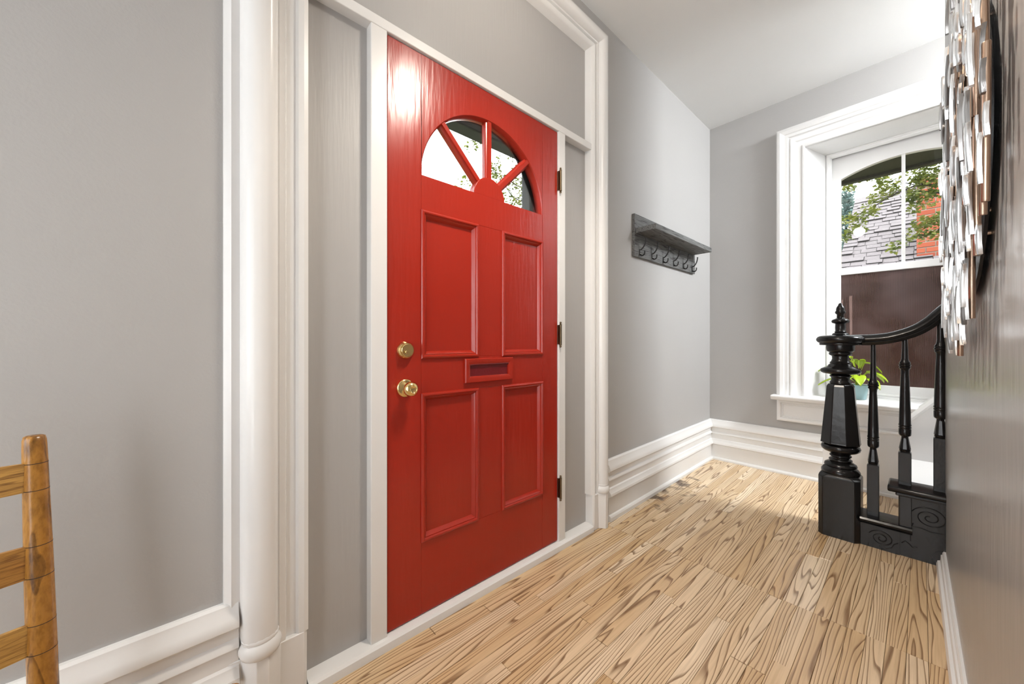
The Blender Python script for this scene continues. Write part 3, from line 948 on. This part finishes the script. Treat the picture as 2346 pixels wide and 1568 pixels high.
# ------------------------------------------------------------------ coat rack
rack = empty('coat_rack', (XW, 2.68, 1.63), 'weathered grey wooden coat rack with shelf and six iron hooks', 'coat rack')
MB().box(XW + 0.0005, XW + 0.020, 2.205, 3.165, 1.631, 1.910).build('backboard', 'rack', rack, smooth=0, bevel=0.002)
MB().box(XW + 0.019, XW + 0.156, 2.222, 3.140, 1.783, 1.817).build('shelf', 'rack', rack, smooth=0, bevel=0.002)
hx = XW + 0.020
hooks = None
for k in range(6):
    y = 2.272 + 0.1665 * k
    if k == 0:
        hb = MB().box(hx, hx + 0.005, y - 0.008, y + 0.008, 1.646, 1.684)
        hk = hb.build('hook', 'iron', rack, smooth=0, bevel=0.001, origin=(hx, y, 1.665))
        cu = spline([(hx + 0.003, y, 1.680), (hx + 0.012, y, 1.684), (hx + 0.024, y, 1.694), (hx + 0.036, y, 1.714), (hx + 0.042, y, 1.738), (hx + 0.043, y, 1.748)], 4)
        arm = MB().tube(cu, 0.0046, 8).lathe([(0.0, 1.744), (0.006, 1.747), (0.006, 1.752), (0.0, 1.755)], hx + 0.043, y, 10).build('upper_arm', 'iron', hk, smooth=60, origin=(hx, y, 1.665))
        cu = spline([(hx + 0.003, y, 1.652), (hx + 0.010, y, 1.644), (hx + 0.022, y, 1.642), (hx + 0.032, y, 1.650), (hx + 0.035, y, 1.664), (hx + 0.034, y, 1.670)], 4)
        low = MB().tube(cu, 0.0046, 8).build('lower_arm', 'iron', hk, smooth=60, origin=(hx, y, 1.665))
        sc1 = MB().lathe([(0.003, hx + 0.005), (0.003, hx + 0.0065), (0, hx + 0.007)], (0, y, 1.672), 0, 10, axis='x').lathe([(0.003, hx + 0.005), (0.003, hx + 0.0065), (0, hx + 0.007)], (0, y, 1.658), 0, 10, axis='x').build('screws', 'screw', hk, origin=(hx, y, 1.665))
        hooks = (hk, arm, low, sc1)
    else:
        hk = hooks[0].copy()
        COL.objects.link(hk)
        hk.location = (hx, y, 1.665)
        for ch in hooks[1:]:
            c2 = ch.copy()
            COL.objects.link(c2)
            c2.parent = hk
            c2.matrix_parent_inverse = Matrix()
            c2.location = (0, 0, 0)

# ------------------------------------------------------------------ metal wall sculpture on the right wall
AY, AZ, AR = 1.44, 1.515, 0.50
art = empty('wall_sculpture', (xr(AY), AY, AZ), 'round metal wall sculpture of silver bars and copper rods', 'wall sculpture')


def on_wall(y, z, p):
    return (xr(y) - p, y, z)


th = math.atan(0.0135)
dsk = MB().lathe([(0.0, 0.0), (0.335, 0.0), (0.335, 0.005), (0.33, 0.006), (0.0, 0.006)], (0, 0, 0), 0, 56, axis='x')
d = dsk.build('backing_disc', 'plate', art, smooth=30)
d.matrix_parent_inverse = Matrix()
d.location = Vector(on_wall(AY, AZ, 0.014)) - art.location
d.rotation_euler = (0, 0, th)
# a bar: shallow arched strip with rounded ends, unit height
bars, dark_bars = [], []
for kind in range(3):
    ln = (0.055, 0.085, 0.125)[kind]
    wv_ = 0.0085
    rows = []
    for k in range(7):
        t = k / 6
        z = (t - 0.5) * ln
        ww = wv_ * (0.55 if k in (0, 6) else 1.0)
        bow = 0.0015 * (1 - (2 * t - 1) ** 2)
        rows.append([(-bow, -ww, z), (-bow - 0.0009, -ww * 0.5, z), (-bow - 0.0009, ww * 0.5, z), (-bow, ww, z), (-bow + 0.005, ww, z), (-bow + 0.005, -ww, z)])
    o = MB().grid(rows, cv=True, caps=True).build('bar', 'silver', art, smooth=40)
    o.matrix_parent_inverse = Matrix()
    bars.append(o)
    dm = o.data.copy()
    dm.materials[0] = M['steel']
    dark_bars.append(dm)
rods = []
for ln in (0.16, 0.26, 0.38):
    o = MB().lathe([(0.0, -ln / 2), (0.005, -ln / 2), (0.0055, -ln / 2 + 0.002), (0.0055, ln / 2 - 0.002), (0.005, ln / 2), (0, ln / 2)], 0, 0, 8).build('rod', 'copper', art, smooth=50)
    o.matrix_parent_inverse = Matrix()
    rods.append(o)
rng = random.Random(11)
first = [True] * 6
count = 0
placed = []
tries = 0
while count < 215 and tries < 9000:
    tries += 1
    y = rng.uniform(-AR, AR)
    z = rng.uniform(-AR, AR)
    k = rng.choice((0, 0, 1, 1, 1, 2))
    ln = (0.055, 0.085, 0.125)[k]
    if math.hypot(y, abs(z) + ln / 2) > AR:
        continue
    p = 0.030 + 0.026 * rng.random() * (1 - 0.3 * math.hypot(y, z) / AR)
    if any(abs(y - a) < 0.018 and abs(z - b_) < (ln + l2) / 2 + 0.004 and abs(p - q) < 0.0085 for a, b_, l2, q in placed):
        continue
    placed.append((y, z, ln, p))
    loc = Vector(on_wall(AY + y, AZ + z, p)) - art.location
    src = bars[k]
    if first[k]:
        o = src
        first[k] = False
    else:
        o = src.copy()
        COL.objects.link(o)
        if rng.random() < 0.24:
            o.data = dark_bars[k]
    o.location = loc
    o.rotation_euler = (rng.uniform(-0.06, 0.06), rng.uniform(-0.03, 0.03), th + rng.uniform(-0.14, 0.14))
    count += 1
for k in range(54):
    kk = rng.choice((0, 1, 1, 2, 2))
    ln = (0.16, 0.26, 0.38)[kk]
    for _ in range(60):
        y = rng.uniform(-AR, AR) * 0.95
        z = rng.uniform(-AR, AR)
        if math.hypot(y, abs(z) + ln / 2) < AR:
            break
    else:
        continue
    src = rods[kk]
    if first[3 + kk]:
        o = src
        first[3 + kk] = False
    else:
        o = src.copy()
        COL.objects.link(o)
    o.location = Vector(on_wall(AY + y, AZ + z, 0.024 + 0.010 * rng.random())) - art.location
    o.rotation_euler = (rng.uniform(-0.08, 0.08), 0, 0)
for yy, zz in ((-0.20, -0.195), (0.22, -0.17), (-0.15, 0.28), (0.2, 0.27)):
    a = on_wall(AY + yy, AZ + zz, 0.0)
    MB().tube(spline([(a[0], a[1], a[2] + 0.022), (a[0] - 0.012, a[1], a[2] + 0.024), (a[0] - 0.024, a[1], a[2] + 0.018), (a[0] - 0.026, a[1], a[2] - 0.010), (a[0] - 0.016, a[1], a[2] - 0.022), (a[0], a[1], a[2] - 0.024)], 3),
              0.005, 8).build('bracket', 'copper', art)

# ------------------------------------------------------------------ ladder-back chair
CH_A = math.radians(36)
chair = empty('ladderback_chair', (-1.107, -0.188, 0.0), 'amber wooden ladder-back chair with slatted back against the left wall', 'chair')
chair.rotation_euler = (0, 0, CH_A)
# local frame: origin at the right rear post; +x to the front, -y along the back to the other post
bpy.context.view_layer.update()


def cpart(mb, name, mat, parent=chair, **kw):
    o = mb.build(name, mat, None, **kw)
    o.parent = parent
    return o


SWC = 0.40
for yy in (0.0, -SWC):
    pr = [(0.010, 0.893), (0.0135, 0.891), (0.0150, 0.884), (0.0155, 0.872), (0.0160, 0.842), (0.0153, 0.8415), (0.0160, 0.841), (0.0165, 0.792), (0.0158, 0.7915), (0.0165, 0.791),
          (0.0178, 0.690), (0.0171, 0.6895), (0.0178, 0.689), (0.0183, 0.632), (0.0176, 0.6315), (0.0183, 0.631), (0.0188, 0.545), (0.0181, 0.5445), (0.0188, 0.544), (0.0192, 0.492), (0.0185, 0.4915), (0.0192, 0.491),
          (0.0195, 0.40), (0.019, 0.2), (0.016, 0.0)]
    mb = MB()
    rows = []
    for r, z in pr:
        lean = -0.026 * max(0, z - 0.38) / 0.51
        rows.append([(lean + r * math.cos(2 * PI * k / 20), yy + r * math.sin(2 * PI * k / 20), z) for k in range(20)])
    mb.grid(rows, cv=True, caps=True)
    post = cpart(mb, 'rear_post', 'chair', smooth=50)
    for z, r in ((0.8415, 0.0161), (0.7915, 0.0166), (0.6895, 0.0179), (0.6315, 0.0184), (0.5445, 0.0189), (0.4915, 0.0193)):
        lean = -0.026 * (z - 0.38) / 0.51
        cpart(MB().grid([[(lean + (r + q) * math.cos(2 * PI * k / 20), yy + (r + q) * math.sin(2 * PI * k / 20), z + dz) for k in range(20)] for q, dz in ((-0.002, -0.0006), (0.0001, -0.0006), (0.0001, 0.0006), (-0.002, 0.0006))], cv=True),
              'scored_line', 'bark', parent=post, smooth=50)
for z0, z1_ in ((0.790, 0.843), (0.630, 0.690), (0.490, 0.547)):
    rows = []
    for k in range(13):
        t = k / 12
        y = -0.004 - (SWC - 0.008) * t
        x = -0.026 * ((z0 + z1_) / 2 - 0.38) / 0.51 + 0.002 - 0.040 * math.sin(PI * t)
        arch = 0.006 * math.sin(PI * t)
        rows.append([(x - 0.004, y, z0), (x + 0.004, y, z0), (x + 0.004, y, z1_ + arch), (x - 0.004, y, z1_ + arch)])
    cpart(MB().grid(rows, cv=True, caps=True), 'back_slat', 'chair_slat', smooth=30)
SD = 0.39
for yy in (0.03, -SWC - 0.03):
    cpart(MB().lathe([(0.010, 0.462), (0.016, 0.460), (0.0185, 0.452), (0.019, 0.43), (0.019, 0.2), (0.016, 0)], SD, yy, 18), 'front_post', 'chair', smooth=50)
cpart(MB().prism([(0.0, -0.004), (SD, 0.026), (SD, -SWC - 0.026), (0.0, -SWC + 0.004)], 'z', 0.372, 0.398), 'seat', 'rush', smooth=0, bevel=0.01)
for z in (0.32, 0.17):
    cpart(MB().tube([(0, 0, z), (SD, 0.03, z)], 0.010), 'rung', 'chair')
    cpart(MB().tube([(0, -SWC, z), (SD, -SWC - 0.03, z)], 0.010), 'rung', 'chair')
    cpart(MB().tube([(SD, 0.03, z + 0.03), (SD, -SWC - 0.03, z + 0.03)], 0.010), 'rung', 'chair')
cpart(MB().tube([(0, 0, 0.22), (0, -SWC, 0.22)], 0.010), 'rung', 'chair')

# ------------------------------------------------------------------ potted plant on the window stool
PX, PY, PZ = -0.305, 3.66, 0.6565
plant = empty('potted_plant', (PX, PY, PZ), 'leafy green plant in a pale blue pot on the window sill', 'plant')
MB().lathe([(0.0, PZ), (0.040, PZ), (0.044, PZ + 0.004), (0.056, PZ + 0.098), (0.057, PZ + 0.104), (0.053, PZ + 0.105), (0.050, PZ + 0.09), (0.0, PZ + 0.09)], PX, PY, 32).build('pot', 'pot', plant, smooth=40)
MB().lathe([(0.0, PZ + 0.088), (0.0505, PZ + 0.088), (0.048, PZ + 0.096), (0.0, PZ + 0.099)], PX, PY, 20).build('soil', 'soil', plant)
leaf_specs = [(176, 0.13, 0.12, 0.17), (192, 0.12, 0.02, 0.17), (200, 0.13, 0.10, 0.10), (170, 0.12, 0.20, 0.09), (232, 0.10, 0.03, 0.09), (-10, 0.10, 0.07, 0.11), (-40, 0.12, 0.02, 0.10), (30, 0.11, 0.06, 0.10),
              (90, 0.08, 0.15, 0.10), (130, 0.10, 0.14, 0.10), (-80, 0.09, 0.04, 0.09), (-120, 0.08, 0.05, 0.08), (5, 0.07, 0.13, 0.09), (215, 0.08, 0.17, 0.09)]
for ang, out, up, ln in leaf_specs:
    a = math.radians(ang)
    d = Vector((math.cos(a), math.sin(a), 0))
    side = Vector((-math.sin(a), math.cos(a), 0))
    base = Vector((PX, PY, PZ + 0.097))
    tip0 = base + d * out * 0.45 + Vector((0, 0, up + 0.03))
    lf = MB()
    stem = spline([base + d * 0.008, base + d * out * 0.2 + Vector((0, 0, up * 0.6 + 0.02)), tip0], 4)
    rows = []
    for k in range(9):
        t = k / 8
        wd = 0.034 * math.sin(PI * min(1, t * 0.92 + 0.06)) ** 0.8
        c0 = tip0 + d * ln * t + Vector((0, 0, 0.020 * t - 0.085 * t * t))
        rows.append([c0 - side * wd + Vector((0, 0, 0.010)), c0 - side * wd * 0.5 + Vector((0, 0, 0.003)), c0, c0 + side * wd * 0.5 + Vector((0, 0, 0.003)), c0 + side * wd + Vector((0, 0, 0.010))])
    lf.grid(rows)
    lo = lf.build('leaf', 'plant', plant, smooth=60)
    sd = lo.modifiers.new('thick', 'SOLIDIFY')
    sd.thickness = 0.0012
    MB().tube(stem, 0.0022, 6).build('stem', 'plant', lo, smooth=60)

# ------------------------------------------------------------------ outside, beyond the end window
gd = MB().add([(-40, -20, -0.6), (40, -20, -0.6), (40, 60, -0.6), (-40, 60, -0.6)], [(0, 1, 2, 3)])
tag(gd.build('ground', 'ground', kind='structure', smooth=0), 'garden ground outside the house', 'ground')
# own eave above the window
ev = empty('eave', (WC, 4.3, 2.56), 'olive brown eave soffit above the arched window', 'eave')
MB().box(-2.2, 2.2, 4.0, 4.62, 2.560, 2.60).build('soffit', 'soffit', ev, smooth=0)
MB().box(-2.2, 2.2, 4.58, 4.64, 2.535, 2.72).build('fascia', 'soffit', ev, smooth=0, bevel=0.006)
# neighbour's house: roof with separate shingles, facade, chimney with separate bricks
nb_ = empty('neighbour_house', (0.5, 9.5, -0.6), 'neighbouring house with grey shingled roof and red brick chimney', 'house')
RX0, RX1, RY0, RY1, RZ0, RZ1 = -0.96, 5.5, 8.0, 11.0, 2.02, 4.20
roof = MB().prism([(RY0 - 0.1, RZ0 - 0.073), (RY1, RZ1), (RY1 + 3, RZ0), (RY1 + 3, RZ0 - 0.15), (RY1, RZ1 - 0.15), (RY0 - 0.1, RZ0 - 0.22)], 'x', RX0, RX1).build('roof', 'underlay_edge_shade', nb_, smooth=0)
MB().box(RX0 + 0.2, RX1 - 0.2, RY0 + 0.25, RY1 + 2.7, -0.6, RZ0).build('facade', 'facade', nb_, smooth=0)
sdir = Vector((0, RY1 - RY0, RZ1 - RZ0)).normalized()
ra = math.atan2(RZ1 - RZ0, RY1 - RY0)
sl_len = math.hypot(RY1 - RY0, RZ1 - RZ0)
EXPO, TW = 0.150, 0.175
tile = MB().add([(0.003, -0.008, 0.004), (TW - 0.003, -0.008, 0.004), (TW - 0.003, EXPO + 0.02, 0.0), (0.003, EXPO + 0.02, 0.0),
                 (0.003, -0.008, 0.016), (TW - 0.003, -0.008, 0.016), (TW - 0.003, EXPO + 0.02, 0.004), (0.003, EXPO + 0.02, 0.004)],
                [(0, 1, 2, 3), (4, 7, 6, 5), (0, 4, 5, 1), (1, 5, 6, 2), (2, 6, 7, 3), (3, 7, 4, 0)]).build('shingle', 'shingle', roof, smooth=0)
tile.data.materials.append(M['underlay_edge_shade'])
for pg in tile.data.polygons:
    if pg.normal.y < -0.7:
        pg.material_index = 1  # asphalt lower edge, coloured dark to stand in for weak shadow gaps
tile.matrix_parent_inverse = Matrix()
rng = random.Random(5)
nrows = int(sl_len / EXPO)
extra = MB()
first_t = True
for r in range(nrows + 1):
    y = RX0 - rng.random() * TW * 0.6
    base = Vector((0, RY0 - 0.05, RZ0 - 0.036)) + sdir * (r * EXPO)
    x = RX0
    wcut = rng.random()
    x -= TW * 0.5 * (r % 2)
    while x < 3.2:
        wj = rng.uniform(0.85, 1.15)
        lift = rng.uniform(0, 0.010)
        pz = base + Vector((max(x, RX0), 0, lift + 0.002))
        vis = x < 0.62
        if vis:
            if first_t:
                o = tile
                first_t = False
            else:
                o = tile.copy()
                COL.objects.link(o)
            o.location = pz - Vector(nb_.location) if False else pz
            o.rotation_euler = (ra, 0, 0)
            o.scale = (wj, 1, rng.choice((0.5, 0.7, 1.0, 1.6, 2.0)))
        else:
            ca, sa = math.cos(ra), math.sin(ra)
            vs_ = []
            for (a, b_, c_) in [(0.003, -0.008, 0.004), (TW - 0.003, -0.008, 0.004), (TW - 0.003, EXPO + 0.02, 0.0), (0.003, EXPO + 0.02, 0.0), (0.003, -0.008, 0.016), (TW - 0.003, -0.008, 0.016), (TW - 0.003, EXPO + 0.02, 0.004), (0.003, EXPO + 0.02, 0.004)]:
                vs_.append(pz + Vector((a * wj, b_ * ca - c_ * sa, b_ * sa + c_ * ca)))
            extra.add(vs_, [(0, 1, 2, 3), (4, 7, 6, 5), (0, 4, 5, 1), (1, 5, 6, 2), (2, 6, 7, 3), (3, 7, 4, 0)])
        x += TW * wj
extra.build('shingles_beyond', 'shingle', nb_, smooth=0, kind='stuff')
# chimney
CX0, CX1, CY0, CZ0, CZ1 = -0.045, 0.90, 8.45, 1.7, 3.62
chim = MB().box(CX0 + 0.006, CX1, CY0 + 0.008, CY0 + 0.7, CZ0, CZ1).build('chimney', 'mortar', nb_, smooth=0)
br = MB().box(0, 0.188, 0, 0.09, 0, 0.068).build('brick', 'brick', chim, smooth=0, bevel=0.003)
br.matrix_parent_inverse = Matrix()
fb = True
k = 0
z = CZ0
while z < CZ1 - 0.05:
    x = CX0 - (0.1 if k % 2 else 0)
    while x < CX1 - 0.05:
        if x < CX0:
            xs, sc = CX0, 0.47
        else:
            xs, sc = x, 1.0
        if fb:
            o = br
            fb = False
        else:
            o = br.copy()
            COL.objects.link(o)
        o.location = (xs, CY0 + rng.uniform(-0.004, 0.002), z)
        o.scale = (sc, 1, 1)
        x += 0.2
    z += 0.082
    k += 1
# parent chain uses identity inverses, so move roof/chimney children into the parent's frame
for par in (roof, chim):
    bpy.context.view_layer.update()
    inv = par.matrix_world.inverted()
    for ch in par.children:
        ch.matrix_parent_inverse = inv
# small dark gable in front of the chimney foot
gb = empty('porch_gable', (0.6, 7.6, 1.6), 'small dark porch roof below the brick chimney', 'roof')
MB().prism([(0.16, 1.86), (0.75, 2.36), (1.4, 1.86)], 'y', 7.45, 7.84).build('gable_roof', 'soffit', gb, smooth=0, bevel=0.01)
MB().prism([(0.13, 1.855), (0.75, 2.385), (1.43, 1.855), (1.43, 1.895), (0.75, 2.425), (0.13, 1.895)], 'y', 7.42, 7.85).build('verge_board', 'dark_frame', gb, smooth=0)


def leaf_cloud(clusters, plane, spread, size, per, seed):
    """clusters: (a, z, r) on a plane; returns MB of small folded leaves"""
    g = random.Random(seed)
    mb = MB()
    for (a, z, r) in clusters:
        for _ in range(max(6, int(per * (r / 0.07) ** 2))):
            rr = r * 1.15 * math.sqrt(g.random())
            an = g.random() * 2 * PI
            da, dz = rr * math.cos(an), rr * 0.8 * math.sin(an)
            dp = g.uniform(-spread, spread)
            p = Vector((a + da, plane + dp, z + dz)) if plane > 0 else Vector((plane + dp, a + da, z + dz))
            s = size * g.uniform(0.6, 1.25)
            q = Matrix.Rotation(g.random() * 2 * PI, 3, 'Z') @ Matrix.Rotation(g.uniform(-1.1, 1.1), 3, 'X') @ Matrix.Rotation(g.uniform(-0.8, 0.8), 3, 'Y')
            pts = [(-0.5, 0, 0), (-0.12, 0.36, 0.05), (0.5, 0, -0.04), (-0.12, -0.36, 0.05), (0, 0, -0.03)]
            mb.add([p + q @ (Vector(t) * s) for t in pts], [(0, 4, 1), (1, 4, 2), (2, 4, 3), (3, 4, 0)])
    return mb


WCL = [(-0.63, 3.02, 0.07), (-0.56, 3.01, 0.06), (-0.38, 3.06, 0.07), (-0.29, 3.05, 0.06), (-0.31, 2.94, 0.08), (-0.33, 2.81, 0.09), (-0.25, 2.85, 0.07), (-0.19, 2.91, 0.06), (-0.43, 2.68, 0.07), (-0.38, 2.64, 0.05),
       (-0.51, 2.59, 0.07), (-0.6, 2.6, 0.07), (-0.5, 2.47, 0.06), (-0.57, 2.45, 0.05), (-0.62, 2.37, 0.05), (-0.06, 3.05, 0.08), (0.03, 3.04, 0.08), (0.12, 3.01, 0.09), (0.15, 2.91, 0.08), (0.01, 2.9, 0.1), (0.08, 2.87, 0.08),
       (-0.04, 2.92, 0.06), (-0.07, 2.75, 0.08), (0.0, 2.72, 0.09), (0.06, 2.65, 0.08), (0.13, 2.75, 0.07), (-0.07, 2.59, 0.05), (-0.04, 2.55, 0.03), (0.01, 2.39, 0.08), (0.08, 2.42, 0.08), (0.15, 2.43, 0.07), (-0.04, 2.34, 0.06),
       (-0.08, 2.26, 0.05), (0.03, 2.25, 0.06), (0.1, 2.26, 0.06), (-0.18, 2.2, 0.05), (-0.24, 2.17, 0.04), (-0.21, 2.14, 0.03), (-0.14, 2.23, 0.04)]
g = random.Random(21)
for _ in range(70):
    WCL.append((g.uniform(0.2, 1.5), g.uniform(2.2, 3.6), g.uniform(0.06, 0.11)))
tree = empty('leafy_tree', (1.0, 6.2, -0.6), 'yellow-green leafy tree with dark twigs outside the end window', 'tree')
leaf_cloud(WCL, 6.2, 0.12, 0.046, 60, 1).build('foliage', 'leaf', tree, smooth=0, kind='stuff')
MB().tube([(1.05, 6.3, -0.6), (1.0, 6.25, 1.2), (0.95, 6.2, 2.3), (0.98, 6.2, 3.6)], [0.10, 0.085, 0.06, 0.03], 10).build('trunk', 'bark', tree)
WB = [[(0.95, 2.5), (0.5, 2.68), (0.19, 2.79), (0.06, 2.82), (-0.04, 2.84), (-0.12, 2.82), (-0.25, 2.77), (-0.38, 2.69), (-0.46, 2.66), (-0.53, 2.6)], [(0.95, 2.35), (0.5, 2.55), (0.19, 2.69), (0.06, 2.75), (-0.07, 2.79), (-0.12, 2.79)],
      [(0.95, 2.1), (0.5, 2.3), (0.18, 2.33), (0.1, 2.28), (-0.07, 2.27), (-0.19, 2.2)], [(0.01, 2.84), (-0.01, 2.96), (-0.01, 3.07)], [(0.17, 2.8), (0.13, 2.95), (0.14, 3.03)], [(-0.04, 2.84), (-0.15, 2.91), (-0.24, 2.95), (-0.38, 3.02), (-0.6, 3.03)]]
for i, bnch in enumerate(WB):
    pts = spline([(x, 6.2 + 0.03 * math.sin(3 * x + i), z) for x, z in bnch], 3)
    n_ = len(pts)
    r0 = 0.016 if i < 3 else 0.006
    MB().tube(pts, [max(0.003, r0 * (1 - 0.85 * k / n_)) for k in range(n_)], 6).build('branch', 'bark', tree)
# cool conifer far behind the roof
con = empty('conifer', (-1.62, 16, -0.6), 'distant blue-green conifer beyond the shingled roof', 'tree')
g = random.Random(4)
cl = []
for k in range(34):
    z = 2.6 + 3.2 * k / 33
    wd = 0.42 * (1 - k / 34) + 0.06
    for _ in range(3):
        cl.append((-1.62 + g.uniform(-wd, wd), z + g.uniform(-0.06, 0.06), 0.13))
leaf_cloud(cl, 16.0, 0.3, 0.11, 9, 2).build('needles', 'leaf_cool', con, smooth=0, kind='stuff')
MB().tube([(-1.62, 16, -0.6), (-1.62, 16, 5.9)], [0.12, 0.02], 8).build('trunk', 'bark', con)

# ------------------------------------------------------------------ outside, beyond the fanlight
po = empty('porch_roof', (-2.6, 2.5, -0.6), 'dark porch beam and post seen through the fanlight', 'porch')
MB().box(-2.72, -2.58, -1.5, 5.5, 2.895, 3.12).build('beam', 'dark_frame', po, smooth=0, bevel=0.01)
MB().box(-2.72, -1.52, -1.5, 5.5, 3.10, 3.14).build('porch_ceiling', 'soffit', po, smooth=0)
MB().box(-2.60, -2.48, 2.47, 2.60, -0.6, 2.895).build('post', 'dark_frame', po, smooth=0, bevel=0.012)
FCL = [(2.94, 3.79, 0.07), (2.9, 3.68, 0.06), (2.76, 3.18, 0.05), (2.74, 3.09, 0.05), (3.28, 3.55, 0.07), (3.28, 3.45, 0.07), (3.37, 3.67, 0.03), (3.6, 3.84, 0.04), (3.7, 3.78, 0.06), (3.72, 3.64, 0.06), (3.35, 3.39, 0.08),
       (3.51, 3.38, 0.07), (3.51, 3.2, 0.07), (3.7, 3.4, 0.08), (3.82, 3.51, 0.07), (3.82, 3.34, 0.08), (3.58, 3.1, 0.08), (3.75, 3.14, 0.09), (3.88, 3.29, 0.07), (3.98, 3.11, 0.07)]
g = random.Random(8)
for _ in range(40):
    FCL.append((g.uniform(4.0, 5.6), g.uniform(2.6, 4.6), g.uniform(0.07, 0.13)))
ft = empty('street_tree', (-4.0, 4.9, -0.6), 'street tree with sparse leafy twigs beyond the fanlight', 'tree')
leaf_cloud(FCL, -4.0, 0.12, 0.05, 34, 6).build('foliage', 'leaf', ft, smooth=0, kind='stuff')
MB().tube([(-4.0, 4.95, -0.6), (-4.0, 4.9, 1.5), (-4.0, 4.85, 3.0), (-4.0, 4.9, 4.6)], [0.12, 0.1, 0.07, 0.03], 10).build('trunk', 'bark', ft)
for bnch in ([(4.87, 2.8), (4.4, 3.1), (4.01, 3.17), (3.65, 3.19), (3.46, 3.33), (3.26, 3.46)], [(4.87, 3.1), (4.4, 3.35), (4.01, 3.41), (3.7, 3.38), (3.46, 3.44), (3.02, 3.47)],
             [(4.88, 3.6), (4.2, 3.95), (3.7, 3.86), (3.4, 3.95), (2.98, 3.84), (2.9, 3.68)]):
    pts = spline([(-4.0, y, z) for y, z in bnch], 3)
    n_ = len(pts)
    MB().tube(pts, [max(0.003, 0.016 * (1 - 0.85 * k / n_)) for k in range(n_)], 6).build('branch', 'bark', ft)
